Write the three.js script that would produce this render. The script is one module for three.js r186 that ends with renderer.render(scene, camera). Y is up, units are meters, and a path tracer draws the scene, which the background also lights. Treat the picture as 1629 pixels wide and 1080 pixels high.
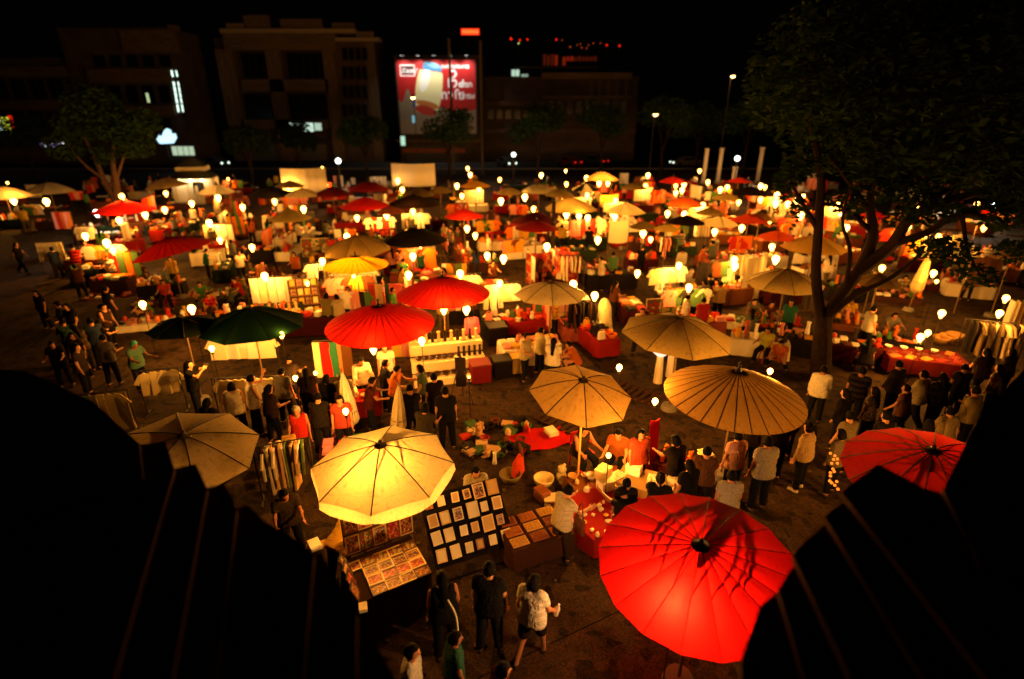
import * as THREE from 'three';
import { mergeGeometries, mergeVertices } from 'three/addons/utils/BufferGeometryUtils.js';
import { RoundedBoxGeometry } from 'three/addons/geometries/RoundedBoxGeometry.js';

// ---------------------------------------------------------------- camera, sky, light, exposure
const scene = new THREE.Scene();
const F = 880, CX = 814.5, CY = 540, CH = 7.8, PITCH = 22.5 * Math.PI / 180;   // focal length and centre in photo pixels, eye height in metres
const camera = new THREE.PerspectiveCamera(2 * Math.atan(540 / F) * 180 / Math.PI, 1629 / 1080, 0.1, 600);
camera.position.set(0, CH, 0);
camera.rotation.set(-PITCH, 0, 0);
camera.focus = 10.5;
camera.userData.fStop = 0.32;
const renderer = new THREE.WebGLRenderer({ antialias: true });
renderer.toneMapping = THREE.LinearToneMapping;
renderer.toneMappingExposure = 1.3;
renderer.shadowMap.enabled = true;
const skyData = new Float32Array(8 * 4 * 4);
for (let i = 0; i < 32; i++) skyData.set([0.00035, 0.00025, 0.0002, 1], i * 4);
const skyTex = new THREE.DataTexture(skyData, 8, 4, THREE.RGBAFormat, THREE.FloatType);
skyTex.mapping = THREE.EquirectangularReflectionMapping; skyTex.needsUpdate = true;
scene.background = skyTex; scene.environment = skyTex;
const moon = new THREE.DirectionalLight(new THREE.Color(1, 0.95, 0.9), 0.004);
moon.position.set(20, 60, 30); moon.castShadow = true;
moon.shadow.camera.left = -60; moon.shadow.camera.right = 60; moon.shadow.camera.top = 60; moon.shadow.camera.bottom = -60; moon.shadow.camera.far = 250;
scene.add(moon);
const BULB = new THREE.Color(1, 0.385, 0.05), BULB_CD = 11.5;

// ---------------------------------------------------------------- helpers
const PI = Math.PI, V3 = (x, y, z) => new THREE.Vector3(x, y, z);
function rng(seed) { let a = seed >>> 0; return () => { a = (a + 0x6D2B79F5) | 0; let t = Math.imul(a ^ (a >>> 15), 1 | a); t = (t + Math.imul(t ^ (t >>> 7), 61 | t)) ^ t; return ((t ^ (t >>> 14)) >>> 0) / 4294967296; }; }
const R0 = rng(77);
const sP = Math.sin(PITCH), cP = Math.cos(PITCH);
function dirOf(px, py) { const a = (px - CX) / F, b = (CY - py) / F; return V3(a, -sP + b * cP, -cP - b * sP); }
function at(px, py, h = 0) { const d = dirOf(px, py), t = (h - CH) / d.y; return V3(d.x * t, h, d.z * t); }      // where the sight line meets height h
function onZ(px, py, z) { const d = dirOf(px, py), t = z / d.z; return V3(d.x * t, CH + d.y * t, z); }              // where it meets a wall at depth z
const depthOf = p => p.clone().sub(camera.position).dot(V3(0, -sP, -cP));
const taken = {};
function numbered(b) { const k = taken[b] = (taken[b] || 0) + 1; return k === 1 ? b : `${b}_${String(k - 1).padStart(3, '0')}`; }
function thing(name, label, category, group, pos, turn = 0) {
  const o = new THREE.Group(); o.name = numbered(name); o.userData = { label, category };
  if (group) o.userData.group = group;
  if (pos) o.position.copy(pos); o.rotation.y = turn; scene.add(o); return o;
}
function part(parent, name, geo, mat, pos, rot) {
  const m = new THREE.Mesh(geo, mat); m.name = name; m.castShadow = m.receiveShadow = true;
  if (pos) m.position.set(pos[0], pos[1], pos[2]); if (rot) m.rotation.set(rot[0], rot[1], rot[2]);
  parent.add(m); return m;
}
function solo(name, geo, mat, label, category, group, pos, turn = 0) {
  const m = part(scene, numbered(name), geo, mat); m.userData = { label, category }; if (group) m.userData.group = group;
  if (pos) m.position.copy(pos); m.rotation.y = turn; return m;
}
function struct(name, geo, mat) { const m = part(scene, name, geo, mat); m.userData = { kind: 'structure' }; return m; }
const mats = {};
function mat(c, rough = 0.85, extra) {
  const k = c + '|' + rough + '|' + (extra ? JSON.stringify(extra) : '');
  return mats[k] || (mats[k] = new THREE.MeshPhysicalMaterial(Object.assign({ color: new THREE.Color(c), roughness: rough, specularIntensity: rough >= 0.75 ? 0.15 : 0.7 }, extra || {})));
}
const glowMats = {};
function glow(r, g, b, e) { const k = [r, g, b, e].join(); return glowMats[k] || (glowMats[k] = new THREE.MeshStandardMaterial({ color: 0x111111, emissive: new THREE.Color(r, g, b), emissiveIntensity: e, roughness: 0.5 })); }
const box = (w, h, d, x = 0, y = 0, z = 0) => new THREE.BoxGeometry(w, h, d).translate(x, y, z);
const rbox = (w, h, d, r = 0.015, x = 0, y = 0, z = 0) => new RoundedBoxGeometry(w, h, d, 1, Math.min(r, w / 2.1, h / 2.1, d / 2.1)).translate(x, y, z);
const cyl = (r0, r1, h, n = 8, x = 0, y = 0, z = 0) => new THREE.CylinderGeometry(r0, r1, h, n).translate(x, y, z);
const merge = list => mergeGeometries(list.map(g => { const q = g.index ? g.toNonIndexed() : g; for (const a of Object.keys(q.attributes)) if (!['position', 'normal', 'uv'].includes(a)) q.deleteAttribute(a); return q; }), false);
function bar(a, b, r0, r1 = r0, n = 6) {
  const d = b.clone().sub(a), g = new THREE.CylinderGeometry(r1, r0, d.length(), n);
  g.applyQuaternion(new THREE.Quaternion().setFromUnitVectors(V3(0, 1, 0), d.normalize())); const m = a.clone().add(b).multiplyScalar(0.5);
  return g.translate(m.x, m.y, m.z);
}
function tube(pts, r, n = 5, seg) { return new THREE.TubeGeometry(new THREE.CatmullRomCurve3(pts), seg || pts.length * 2, r, n, false); }
const pick = (r, a) => a[Math.floor(r() * a.length) % a.length];
// value noise for textures
function noise2(seed, n) {
  const r = rng(seed), g = new Float32Array(n * n); for (let i = 0; i < n * n; i++) g[i] = r();
  return (u, v) => { const x = ((u % 1) + 1) % 1 * n, y = ((v % 1) + 1) % 1 * n, i = Math.floor(x), j = Math.floor(y), a = x - i, b = y - j, s = a * a * (3 - 2 * a), t = b * b * (3 - 2 * b), I = (i + 1) % n, J = (j + 1) % n, i0 = i % n, j0 = j % n;
    return (g[j0 * n + i0] * (1 - s) + g[j0 * n + I] * s) * (1 - t) + (g[J * n + i0] * (1 - s) + g[J * n + I] * s) * t; };
}
function dataTex(n, fn, srgb = true, rep = 1) {
  const d = new Uint8Array(n * n * 4);
  for (let j = 0; j < n; j++) for (let i = 0; i < n; i++) { const c = fn(i / n, j / n); for (let k = 0; k < 3; k++) d[(j * n + i) * 4 + k] = Math.max(0, Math.min(255, c[k] * 255)); d[(j * n + i) * 4 + 3] = 255; }
  const t = new THREE.DataTexture(d, n, n); t.magFilter = THREE.LinearFilter; t.minFilter = THREE.LinearMipmapLinearFilter; t.generateMipmaps = true; t.wrapS = t.wrapT = THREE.RepeatWrapping; t.repeat.set(rep, rep);
  if (srgb) t.colorSpace = THREE.SRGBColorSpace; t.needsUpdate = true; return t;
}
// landmarks used to say where a thing stands
const LM = [];
function landmark(text, px, py, h = 0) { const p = at(px, py, h); LM.push([text, p.x, p.z]); }
landmark('white kiosk', 318, 325); landmark('lit forked tree', 192, 345); landmark('yellow paper parasol', 565, 490); landmark('black knobbed parasol', 660, 420);
landmark('red printed sheets', 880, 432); landmark('dark forked tree', 1305, 590); landmark('dark green parasol', 400, 610); landmark('glowing cream parasol', 605, 890);
landmark('glowing red parasol', 1110, 1075); landmark('red parasol with fairy lights', 1440, 880); landmark('ribbed tan parasol', 1172, 760); landmark('white hanging banners', 575, 320);
landmark('two large red parasols', 650, 580); landmark('white gate posts', 1135, 300); landmark('closed cream parasol', 1445, 490); landmark('hanging white sheet', 1205, 455); landmark('half dark white parasol', 934, 345); landmark('row of street trees', 870, 285); landmark('tilted red parasol', 265, 455);
function near(p) { let b = null, bd = 1e9; for (const l of LM) { const d = (l[1] - p.x) ** 2 + (l[2] - p.z) ** 2; if (d < bd) { bd = d; b = l[0]; } } return b; }
// ---------------------------------------------------------------- textures
const nA = noise2(3, 16), nB = noise2(4, 48), nC = noise2(5, 128), nD = noise2(8, 256);
const texGround = dataTex(512, (u, v) => { const m = 0.55 * nA(u, v) + 0.45 * nB(u, v), f = nD(u, v), st = nB(u * 0.5 + 0.3, v * 0.5) > 0.72 ? 0.06 : 0; const k = 0.172 + 0.09 * (m - 0.5) + 0.12 * (f - 0.5) - st; return [k * 1.3, k * 0.95, k * 0.56]; });
const texGrain = dataTex(256, (u, v) => { const k = 0.84 + 0.2 * (nD(u, v) - 0.5) + 0.16 * (nB(u, v) - 0.5); return [k, k, k]; });
const texWeave = dataTex(128, (u, v) => { const k = 0.5 + 0.5 * Math.sin(u * PI * 64) * Math.sin(v * PI * 64); return [k, k, k]; }, false);
const texMottle = dataTex(256, (u, v) => { const k = 0.86 + 0.24 * (nA(u, v) - 0.5) + 0.12 * (nC(u, v) - 0.5); return [k, k, k]; });
const texStain = dataTex(256, (u, v) => { const b = nA(u, v), c = nB(u, v), k = 0.92 + 0.12 * (nD(u, v) - 0.5) + 0.09 * (c - 0.5) - (b > 0.68 ? (b - 0.68) * 0.35 : 0) - (c > 0.86 ? 0.05 : 0); return [k, k * 0.985, k * 0.95]; });
const texFold = dataTex(256, (u, v) => { const w = nA(u * 1.5, v * 0.6), k = 0.5 + 0.5 * Math.sin((u * 7 + w * 3.2 + v * 1.5) * 6.28); return [k, k, k]; }, false);
const texStripe = dataTex(128, (u, v) => { const k = Math.floor(v * 12) % 2 ? 1 : 0.55; return [k, k, k]; }), texCheck = dataTex(128, (u, v) => { const k = 0.55 + 0.25 * (Math.floor(v * 10) % 2) + 0.2 * (Math.floor(u * 10) % 2); return [k, k, k]; }), texDot = dataTex(128, (u, v) => { const a = nB(u, v), k = a > 0.6 ? 0.5 : 1; return [k, k * (a > 0.6 ? 0.8 : 1), k]; });
const texPrint = [11, 12, 13, 14].map((s, i) => { const a = noise2(s, 9), b = noise2(s + 40, 7), c = noise2(s + 80, 12); const pal = [[.75, .35, .12, .85, .7, .4, .35, .12, .05], [.3, .45, .2, .9, .8, .5, .6, .2, .1], [.8, .75, .6, .7, .3, .15, .2, .15, .1], [.85, .2, .15, .95, .6, .4, .6, .08, .1]][i];
  return dataTex(128, (u, v) => { const x = a(u, v), y = b(u, v), k = 0.8 + 0.3 * (c(u, v) - 0.5); const q = x > 0.55 ? 0 : y > 0.5 ? 3 : 6; return [pal[q] * k, pal[q + 1] * k, pal[q + 2] * k]; }); });
const printMat = texPrint.map(t => new THREE.MeshStandardMaterial({ map: t, roughness: 0.5 }));

// ---------------------------------------------------------------- ground
{
  const g = new THREE.PlaneGeometry(500, 400, 1, 1).rotateX(-PI / 2).translate(0, 0, -120); const uv = g.attributes.uv, p = g.attributes.position;
  for (let i = 0; i < uv.count; i++) uv.setXY(i, p.getX(i) / 4.3, p.getZ(i) / 4.3);
  struct('ground', g, new THREE.MeshPhysicalMaterial({ map: texGround, bumpMap: texGround, bumpScale: 0.006, roughness: 0.9, specularIntensity: 0.25 }));
  // the street behind the market and its kerb
  const road = new THREE.PlaneGeometry(320, 9).rotateX(-PI / 2).translate(0, 0.006, -87.5);
  struct('road', road, mat('#2b2a28', 0.9));
  struct('kerb', box(320, 0.13, 0.3, 0, 0.065, -82.8), mat('#77736a', 0.9));
  // paving joints beside the front stalls
  const jm = mat('#15120e', 1);
  const mk = (a, b, w) => { const d = b.clone().sub(a); const g = box(d.length(), 0.008, w); g.rotateY(-Math.atan2(d.z, d.x)); const c = a.clone().add(b).multiplyScalar(0.5); return g.translate(c.x, 0.004, c.z); };
  const a0 = at(660, 942), a1 = at(985, 832), b0 = at(905, 905), b1 = at(980, 1010);
  struct('pavement_joint', merge([mk(a0, a1, 0.03), mk(at(760, 1079), at(1010, 960), 0.012)]), jm);
}

{ const r = rng(404), L = []; for (let i = 0; i < 200; i++) { const p = at(200 + r() * 1250, 330 + Math.pow(r(), 0.7) * 700, 0), s = 0.02 + r() * 0.06; L.push(box(s, 0.006 + r() * 0.02, s * (0.5 + r())).rotateY(r() * 6).translate(p.x, 0.014, p.z)); } const m = part(scene, 'ground_litter', merge(L), mat('#5c4e38', 0.9)); m.userData = { kind: 'stuff', label: 'paper scraps and litter on the paving', category: 'litter' }; }
// ---------------------------------------------------------------- buildings across the street
const zB = -96;
function rectAt(px0, py0, px1, py1, z, depth, out = 0) {     // a slab seen between those pixels on a wall at depth z
  const yc = (py0 + py1) / 2, a = onZ(px0, yc, z), b = onZ(px1, yc, z), t = onZ((px0 + px1) / 2, py0, z).y, u = Math.max(0, onZ((px0 + px1) / 2, py1, z).y);
  return box(b.x - a.x, t - u, depth, (a.x + b.x) / 2, (t + u) / 2, z - depth / 2 + out);
}
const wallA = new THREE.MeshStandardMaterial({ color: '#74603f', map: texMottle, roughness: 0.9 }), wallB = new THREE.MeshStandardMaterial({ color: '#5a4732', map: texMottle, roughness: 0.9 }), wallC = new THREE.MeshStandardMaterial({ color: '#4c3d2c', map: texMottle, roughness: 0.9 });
const glassDark = mat('#0b0d10', 0.25), frameMat = mat('#2a251e', 0.7), trimMat = mat('#9a8a70', 0.8);
function windowOn(b, px0, py0, px1, py1, z) {
  const w = part(b, 'window', rectAt(px0, py0, px1, py1, z, 0.1, 0.04), glassDark);
  const a = onZ(px0, (py0 + py1) / 2, z), c = onZ(px1, (py0 + py1) / 2, z), t = onZ(px0, py0, z).y, u = onZ(px0, py1, z).y, fw = 0.12, n = Math.max(1, Math.round((c.x - a.x) / 1.2));
  const L = [box(c.x - a.x, fw, 0.16, (a.x + c.x) / 2, t, z + 0.07), box(c.x - a.x + 0.2, fw, 0.3, (a.x + c.x) / 2, u, z + 0.1)];
  for (let i = 0; i <= n; i++) L.push(box(0.08, t - u - fw, 0.12, a.x + (c.x - a.x) * i / n, (t + u) / 2, z + 0.07));
  part(w, 'frame', merge(L), frameMat); return w;
}
{ // middle block: framed front with two rows of deep openings, stepped parapet
  const b = thing('office_block', 'pale block with framed dark openings and stepped parapet across the street', 'building');
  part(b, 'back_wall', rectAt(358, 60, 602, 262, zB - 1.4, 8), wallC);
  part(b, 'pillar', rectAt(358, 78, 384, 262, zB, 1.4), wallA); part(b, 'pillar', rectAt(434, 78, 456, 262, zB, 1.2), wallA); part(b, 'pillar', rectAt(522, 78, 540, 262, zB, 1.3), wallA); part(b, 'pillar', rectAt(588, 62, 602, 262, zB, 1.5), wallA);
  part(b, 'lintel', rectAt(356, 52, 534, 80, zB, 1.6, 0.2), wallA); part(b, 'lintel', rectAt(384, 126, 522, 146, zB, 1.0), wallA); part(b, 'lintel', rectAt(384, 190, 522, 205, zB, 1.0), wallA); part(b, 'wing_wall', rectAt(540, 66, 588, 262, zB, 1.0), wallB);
  part(b, 'parapet', rectAt(388, 24, 428, 46, zB - 0.4, 0.6), wallA); part(b, 'parapet', rectAt(446, 30, 512, 48, zB - 0.4, 0.6), wallA); part(b, 'parapet', rectAt(528, 36, 564, 50, zB - 0.4, 0.6), wallA); part(b, 'cornice', rectAt(352, 46, 566, 53, zB, 2.2, 0.5), trimMat); part(b, 'cornice', rectAt(534, 60, 604, 66, zB, 1.9, 0.4), trimMat);
  for (let i = 0; i < 9; i++) part(b, 'baluster', rectAt(360 + i * 3.2, 37, 361.6 + i * 3.2, 46, zB - 0.3, 0.15), trimMat);
  for (let i = 0; i < 8; i++) part(b, 'baluster', rectAt(567 + i * 3.6, 50, 568.6 + i * 3.6, 60, zB - 0.3, 0.15), trimMat);
  for (const y of [84, 150]) { windowOn(b, 386, y, 432, y + 40, zB - 1.3); windowOn(b, 458, y, 520, y + 40, zB - 1.3); }
  for (let i = 0; i < 4; i++) for (let j = 0; j < 5; j++) windowOn(b, 545 + i * 10.5, 76 + j * 30, 553 + i * 10.5, 96 + j * 30, zB);
  part(b, 'awning', rectAt(384, 222, 524, 228, zB + 1.2, 1.6), frameMat); part(b, 'shutter', rectAt(386, 230, 520, 262, zB - 1.2, 0.2), mat('#5b5a55', 0.5));
}
{ // left block
  const b = thing('shop_block', 'tall dim shop block with balconies and dashed tube lights on its corner', 'building'), z = -90;
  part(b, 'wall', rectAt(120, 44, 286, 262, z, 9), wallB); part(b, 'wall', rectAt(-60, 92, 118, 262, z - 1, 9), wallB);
  part(b, 'roof_band', rectAt(196, 48, 280, 84, z, 1.2, 0.5), wallA); part(b, 'roof_post', rectAt(266, 40, 280, 48, z, 1), wallA);
  part(b, 'balcony', rectAt(146, 110, 278, 132, z, 1.2, 0.9), wallA); part(b, 'balcony', rectAt(148, 168, 282, 184, z, 1.2, 0.9), wallA); part(b, 'balcony', rectAt(-60, 106, 112, 122, z - 1, 1.2, 0.9), wallA); part(b, 'balcony', rectAt(-60, 160, 112, 174, z - 1, 1.2, 0.9), wallA);
  for (const [y0, y1] of [[88, 106], [136, 164], [188, 212]]) for (let i = 0; i < 5; i++) windowOn(b, 150 + i * 26, y0, 168 + i * 26, y1, z);
  for (const [y0, y1] of [[126, 156], [178, 204]]) for (let i = 0; i < 5; i++) windowOn(b, -40 + i * 30, y0, -18 + i * 30, y1, z - 1);
  const tm = glow(0.75, 1, 0.85, 1.6), y = [[112, 122], [130, 137], [138, 146], [147, 155], [156, 164], [166, 172], [172, 178]];
  for (const [a, c] of y) { const s = (a + c) / 2, xo = 272 + (s - 113) * 0.167; part(b, 'tube_light', rectAt(xo, a, xo + 1.8, c, z + 1, 0.15), tm); part(b, 'tube_light', rectAt(xo + 7.5, a, xo + 8.6, c, z + 1, 0.15), tm); }
  part(b, 'sign_post', rectAt(282, 108, 284, 190, z + 0.9, 0.5), frameMat);
  part(b, 'lit_window', rectAt(234, 148, 237.5, 163, z, 0.2, 0.12), glow(0.8, 1, 0.5, 0.5));
}
{ // long low block on the right
  const b = thing('arcade_block', 'long low block with an arcade of pillars beside the billboard', 'building'), z = -98;
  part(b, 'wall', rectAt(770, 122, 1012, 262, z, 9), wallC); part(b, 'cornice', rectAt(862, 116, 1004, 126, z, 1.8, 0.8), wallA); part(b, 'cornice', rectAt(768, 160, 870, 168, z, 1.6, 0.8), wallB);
  for (let i = 0; i < 6; i++) part(b, 'pillar', rectAt(938 + i * 14, 128, 941 + i * 14, 152, z, 0.8, 0.5), wallA);
  for (let i = 0; i < 6; i++) windowOn(b, 776 + i * 14, 174, 786 + i * 14, 190, z);
  for (let i = 0; i < 9; i++) windowOn(b, 872 + i * 14.5, 158, 882 + i * 14.5, 182, z);
  part(b, 'balcony', rectAt(862, 152, 1004, 157, z, 1.6, 0.9), wallA); part(b, 'balcony', rectAt(770, 204, 1010, 212, z, 1.6, 0.9), wallB);
  part(b, 'lit_window', rectAt(814, 111, 819, 121, z, 0.3, 0.2), glow(0.7, 1, 0.75, 0.55)); part(b, 'lit_window', rectAt(820, 111, 826, 121, z, 0.3, 0.2), glow(0.7, 1, 0.75, 0.55)); part(b, 'lit_window', rectAt(829, 118, 840, 122, z, 0.3, 0.2), glow(0.7, 1, 0.75, 0.25));
}
{ // block carrying the billboard
  const b = thing('billboard_block', 'narrow dim shop block that carries the red billboard', 'building'), z = -95;
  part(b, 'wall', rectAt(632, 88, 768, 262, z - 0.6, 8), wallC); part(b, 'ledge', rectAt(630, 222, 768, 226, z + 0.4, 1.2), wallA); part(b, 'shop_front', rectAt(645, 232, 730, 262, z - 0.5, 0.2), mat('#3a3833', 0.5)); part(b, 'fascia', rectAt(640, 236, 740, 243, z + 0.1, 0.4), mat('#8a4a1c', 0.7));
}
{ // the billboard, lit by floodlights along its upper edge
  const z = -94, a = onZ(634, 150, z), c = onZ(757, 150, z), top = onZ(695, 95, z).y, bot = onZ(695, 213, z).y, w = c.x - a.x, h = top - bot;
  const cv = document.createElement('canvas'); cv.width = 512; cv.height = 480; const x = cv.getContext('2d');
  x.fillStyle = '#b80e0e'; x.fillRect(0, 0, 512, 480);
  for (let i = 0; i < 5; i++) { x.fillStyle = 'rgba(120,10,10,0.5)'; x.fillRect(0, 88 * i + 40, 512, 2); }
  for (let i = 1; i < 5; i++) { x.fillStyle = 'rgba(120,10,10,0.5)'; x.fillRect(104 * i, 0, 2, 480); }
  x.fillStyle = '#8a7a60'; x.beginPath(); x.moveTo(0, 480); x.lineTo(0, 250);                                       // milk splash
  const sp = [[20, 282], [40, 230], [56, 190], [66, 176], [80, 226], [100, 250], [130, 300], [190, 330], [250, 310], [290, 300], [312, 304], [322, 330], [352, 340], [380, 312], [400, 326], [430, 320], [470, 330], [512, 314]];
  for (let i = 0; i < sp.length - 1; i++) x.quadraticCurveTo(sp[i][0], sp[i][1], (sp[i][0] + sp[i + 1][0]) / 2, (sp[i][1] + sp[i + 1][1]) / 2); x.lineTo(512, 314); x.lineTo(512, 480); x.closePath(); x.fill();
  x.save(); x.translate(205, 190); x.rotate(0.16);                                                                    // the tilted cup
  x.fillStyle = '#f1e6a8'; x.beginPath(); x.moveTo(-74, -120); x.bezierCurveTo(-98, -30, -92, 60, -70, 150); x.bezierCurveTo(-40, 170, 40, 170, 66, 150); x.bezierCurveTo(90, 70, 92, -30, 74, -120); x.closePath(); x.fill();
  x.fillStyle = '#fffdf0'; x.beginPath(); x.ellipse(-34, -60, 30, 80, 0.15, 0, 7); x.fill();
  x.fillStyle = '#3f86b8'; x.beginPath(); x.ellipse(6, -152, 62, 26, 0.12, 0, 7); x.fill(); x.fillRect(-56, -150, 122, 26); x.fillStyle = '#7fb4d4'; x.beginPath(); x.ellipse(6, -160, 52, 16, 0.12, 0, 7); x.fill();
  x.fillStyle = '#c8742e'; x.beginPath(); x.ellipse(0, 96, 76, 22, 0.1, 0, 7); x.fill(); x.fillStyle = '#b8321e'; x.beginPath(); x.ellipse(-8, 136, 72, 30, 0.1, 0, 7); x.fill();
  x.fillStyle = '#2f63a0'; x.fillRect(-98, 70, 18, 60); x.restore();
  x.strokeStyle = '#fff'; x.lineWidth = 6; x.strokeRect(24, 34, 92, 66); x.fillStyle = '#3a0a10'; x.fillRect(30, 40, 80, 54); x.fillStyle = '#fff'; x.font = 'italic bold 40px serif'; x.fillText('Zam!', 28, 82);
  x.lineCap = 'round'; x.strokeStyle = '#fff';                                                                        // loops and stems of the lettering
  const word = (X, Y, s, codes) => { x.lineWidth = s * 0.2; for (const k of codes) { x.beginPath(); if (k === 0) { x.arc(X + s * .2, Y - s * .6, s * .13, 0, 7); x.moveTo(X + s * .2, Y - s * .45); x.lineTo(X + s * .2, Y); x.lineTo(X + s * .6, Y); x.lineTo(X + s * .6, Y - s * .75); } else if (k === 1) { x.moveTo(X + s * .1, Y); x.lineTo(X + s * .1, Y - s * .5); x.quadraticCurveTo(X + s * .35, Y - s * .95, X + s * .6, Y - s * .5); x.lineTo(X + s * .6, Y); } else if (k === 2) { x.moveTo(X + s * .2, Y); x.lineTo(X + s * .2, Y - s * .8); x.quadraticCurveTo(X + s * .3, Y - s * 1.15, X + s * .5, Y - s); } else if (k === 3) { x.arc(X + s * .3, Y - s * .25, s * .22, 0, 7); x.moveTo(X + s * .52, Y - s * .2); x.lineTo(X + s * .52, Y - s * .75); } else { x.moveTo(X + s * .1, Y - s * .7); x.quadraticCurveTo(X + s * .6, Y - s * .9, X + s * .55, Y - s * .3); x.lineTo(X + s * .3, Y); } x.stroke(); X += s * (k === 2 ? 0.5 : 0.78); } };
  word(292, 52, 26, [1, 3, 0, 1, 3, 0, 3, 1, 0]); word(352, 112, 58, [4]); word(326, 172, 58, [2, 4, 3]); word(412, 170, 34, [1, 0, 1]); word(284, 246, 54, [1, 4, 2, 0]); word(430, 244, 34, [1, 0, 3]);
  const tex = new THREE.CanvasTexture(cv); tex.colorSpace = THREE.SRGBColorSpace;
  const b = thing('billboard', 'red billboard with a tilted yellow cup, blue lid and white lettering', 'billboard');
  part(b, 'panel', new THREE.PlaneGeometry(w, h).translate((a.x + c.x) / 2, (top + bot) / 2, z + 0.16), new THREE.MeshStandardMaterial({ map: tex, roughness: 0.6 }));
  part(b, 'frame', merge([box(w + 0.3, h + 0.3, 0.2, (a.x + c.x) / 2, (top + bot) / 2, z), box(0.15, h, 0.3, a.x - 0.1, (top + bot) / 2, z + 0.1), box(0.15, h, 0.3, c.x + 0.1, (top + bot) / 2, z + 0.1)]), frameMat);
  for (let i = 0; i < 5; i++) {
    const X = a.x + w * (0.1 + 0.2 * i); part(b, 'lamp_arm', bar(V3(X, top + 0.1, z), V3(X, top + 0.55, z + 1.5), 0.04), frameMat); const L = part(b, 'flood_lamp', rbox(0.6, 0.16, 0.3, 0.04, 0, 0, 0), frameMat, [X, top + 0.55, z + 1.6], [0.6, 0, 0]);
    part(L, 'lens', box(0.46, 0.02, 0.22, 0, -0.095, 0), glow(1, 0.97, 0.9, 3));
    const s = new THREE.SpotLight(new THREE.Color(1, 0.95, 0.85), 40, 0, 1.15, 0.8, 2); s.position.set(X, top + 0.42, z + 1.62); s.target.position.set(X, bot + h * 0.3, z); s.castShadow = true; scene.add(s, s.target);
  }
}
// small lit signs across the street: each a shallow box with a glowing face
function litSign(px0, py0, px1, py1, z, rgb, e, label, cat = 'sign') {
  const t = thing('lit_sign', label, cat); part(t, 'casing', rectAt(px0, py0, px1, py1, z, 0.25), frameMat);
  part(t, 'face', rectAt(px0 + 0.6, py0 + 0.6, px1 - 0.6, py1 - 0.6, z + 0.02, 0.04, 0.03), glow(...rgb, e)); return t;
}
litSign(-6, 184, 3, 214, -84, [0.8, 1, 0.9], 1.1, 'white lit upright sign beside yellow and red sign'); 
{ const t = litSign(3, 186, 20, 213, -84.3, [0.75, 0.85, 0.05], 0.8, 'yellow lit upright sign with a red edge'); part(t, 'edge', rectAt(17, 184, 21, 211, -84, 0.3, 0.1), glow(0.9, 0.02, 0.004, 0.7)); }
{ // small purple and white neon lettering
  const t = thing('neon_sign', 'purple and white neon lettering low on the left block', 'sign'), r = rng(5);
  part(t, 'backing', rectAt(60, 222, 114, 240, -84.6, 0.2), frameMat);
  for (let i = 0; i < 12; i++) { const X = 64 + i * 2.7, y = 226 + r() * 4; part(t, 'letter', rectAt(X, y, X + 1.9, y + 3 + r() * 3, -84.5, 0.1, 0.12), i % 4 === 3 ? glow(0.9, 0.95, 1, 0.9) : glow(0.45, 0.25, 0.75, 0.9)); }
  for (let i = 0; i < 5; i++) { const X = 99 + i * 2.5, y = 226 + r() * 2; part(t, 'letter', rectAt(X, y, X + 2, y + 2.5 + r() * 4, -84.5, 0.1, 0.12), glow(0.9, 1, 1, 0.9)); }
}
{ // crown-shaped blue-white sign
  const z = -80, t = thing('crown_sign', 'blue-white lit crown-shaped sign above the kiosk', 'sign'), s = new THREE.Shape();
  const P = [[251, 222], [254, 216], [258, 219], [262, 209], [266, 205], [271, 207], [274, 214], [279, 213], [281, 219], [276, 227], [256, 228]].map(q => onZ(q[0], q[1], z)); s.moveTo(P[0].x, P[0].y); P.slice(1).forEach(p => s.lineTo(p.x, p.y));
  part(t, 'face', new THREE.ExtrudeGeometry(s, { depth: 0.15, bevelEnabled: true, bevelSize: 0.05, bevelThickness: 0.05, bevelSegments: 1 }).translate(0, 0, z), glow(0.5, 0.85, 1, 1.3));
  part(t, 'post', rectAt(265, 228, 268, 262, z, 0.2), frameMat); for (let i = 0; i < 4; i++) part(t, 'panel', rectAt(274 + i * 9, 233, 281 + i * 9, 247, z - 1, 0.15), glow(0.7, 0.9, 0.6, 0.5));
  part(t, 'panel_frame', rectAt(271, 231, 311, 262, z - 1.3, 0.2), frameMat);
}
litSign(461, 195, 499, 210, -92, [0.75, 1, 0.8], 0.75, 'greenish white lit shop sign on the pale block'); litSign(500, 195, 512, 208, -92, [0.75, 1, 0.8], 0.45, 'short greenish lit sign end on the pale block');
litSign(637, 216, 645, 232, -88, [0.6, 1, 0.75], 0.6, 'small greenish lit panel under the billboard'); litSign(655, 183, 661, 196, -90, [0.3, 0.7, 0.8], 0.4, 'small teal lit panel at the billboard foot');
{ const t = litSign(733, 45, 763, 56, -110, [1, 0.03, 0.004], 1.3, 'red lit rooftop sign high above the billboard'); for (const X of [736, 748, 760]) part(t, 'post', rectAt(X - 0.6, 56, X + 0.6, 262, -110.3, 0.2), frameMat); for (let i = 0; i < 6; i++) part(t, 'letter', rectAt(736 + i * 4.3, 47.5, 738.6 + i * 4.3, 53.5, -109.9, 0.05, 0.1), glow(1, 0.16, 0.03, 1.6)); }
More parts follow.
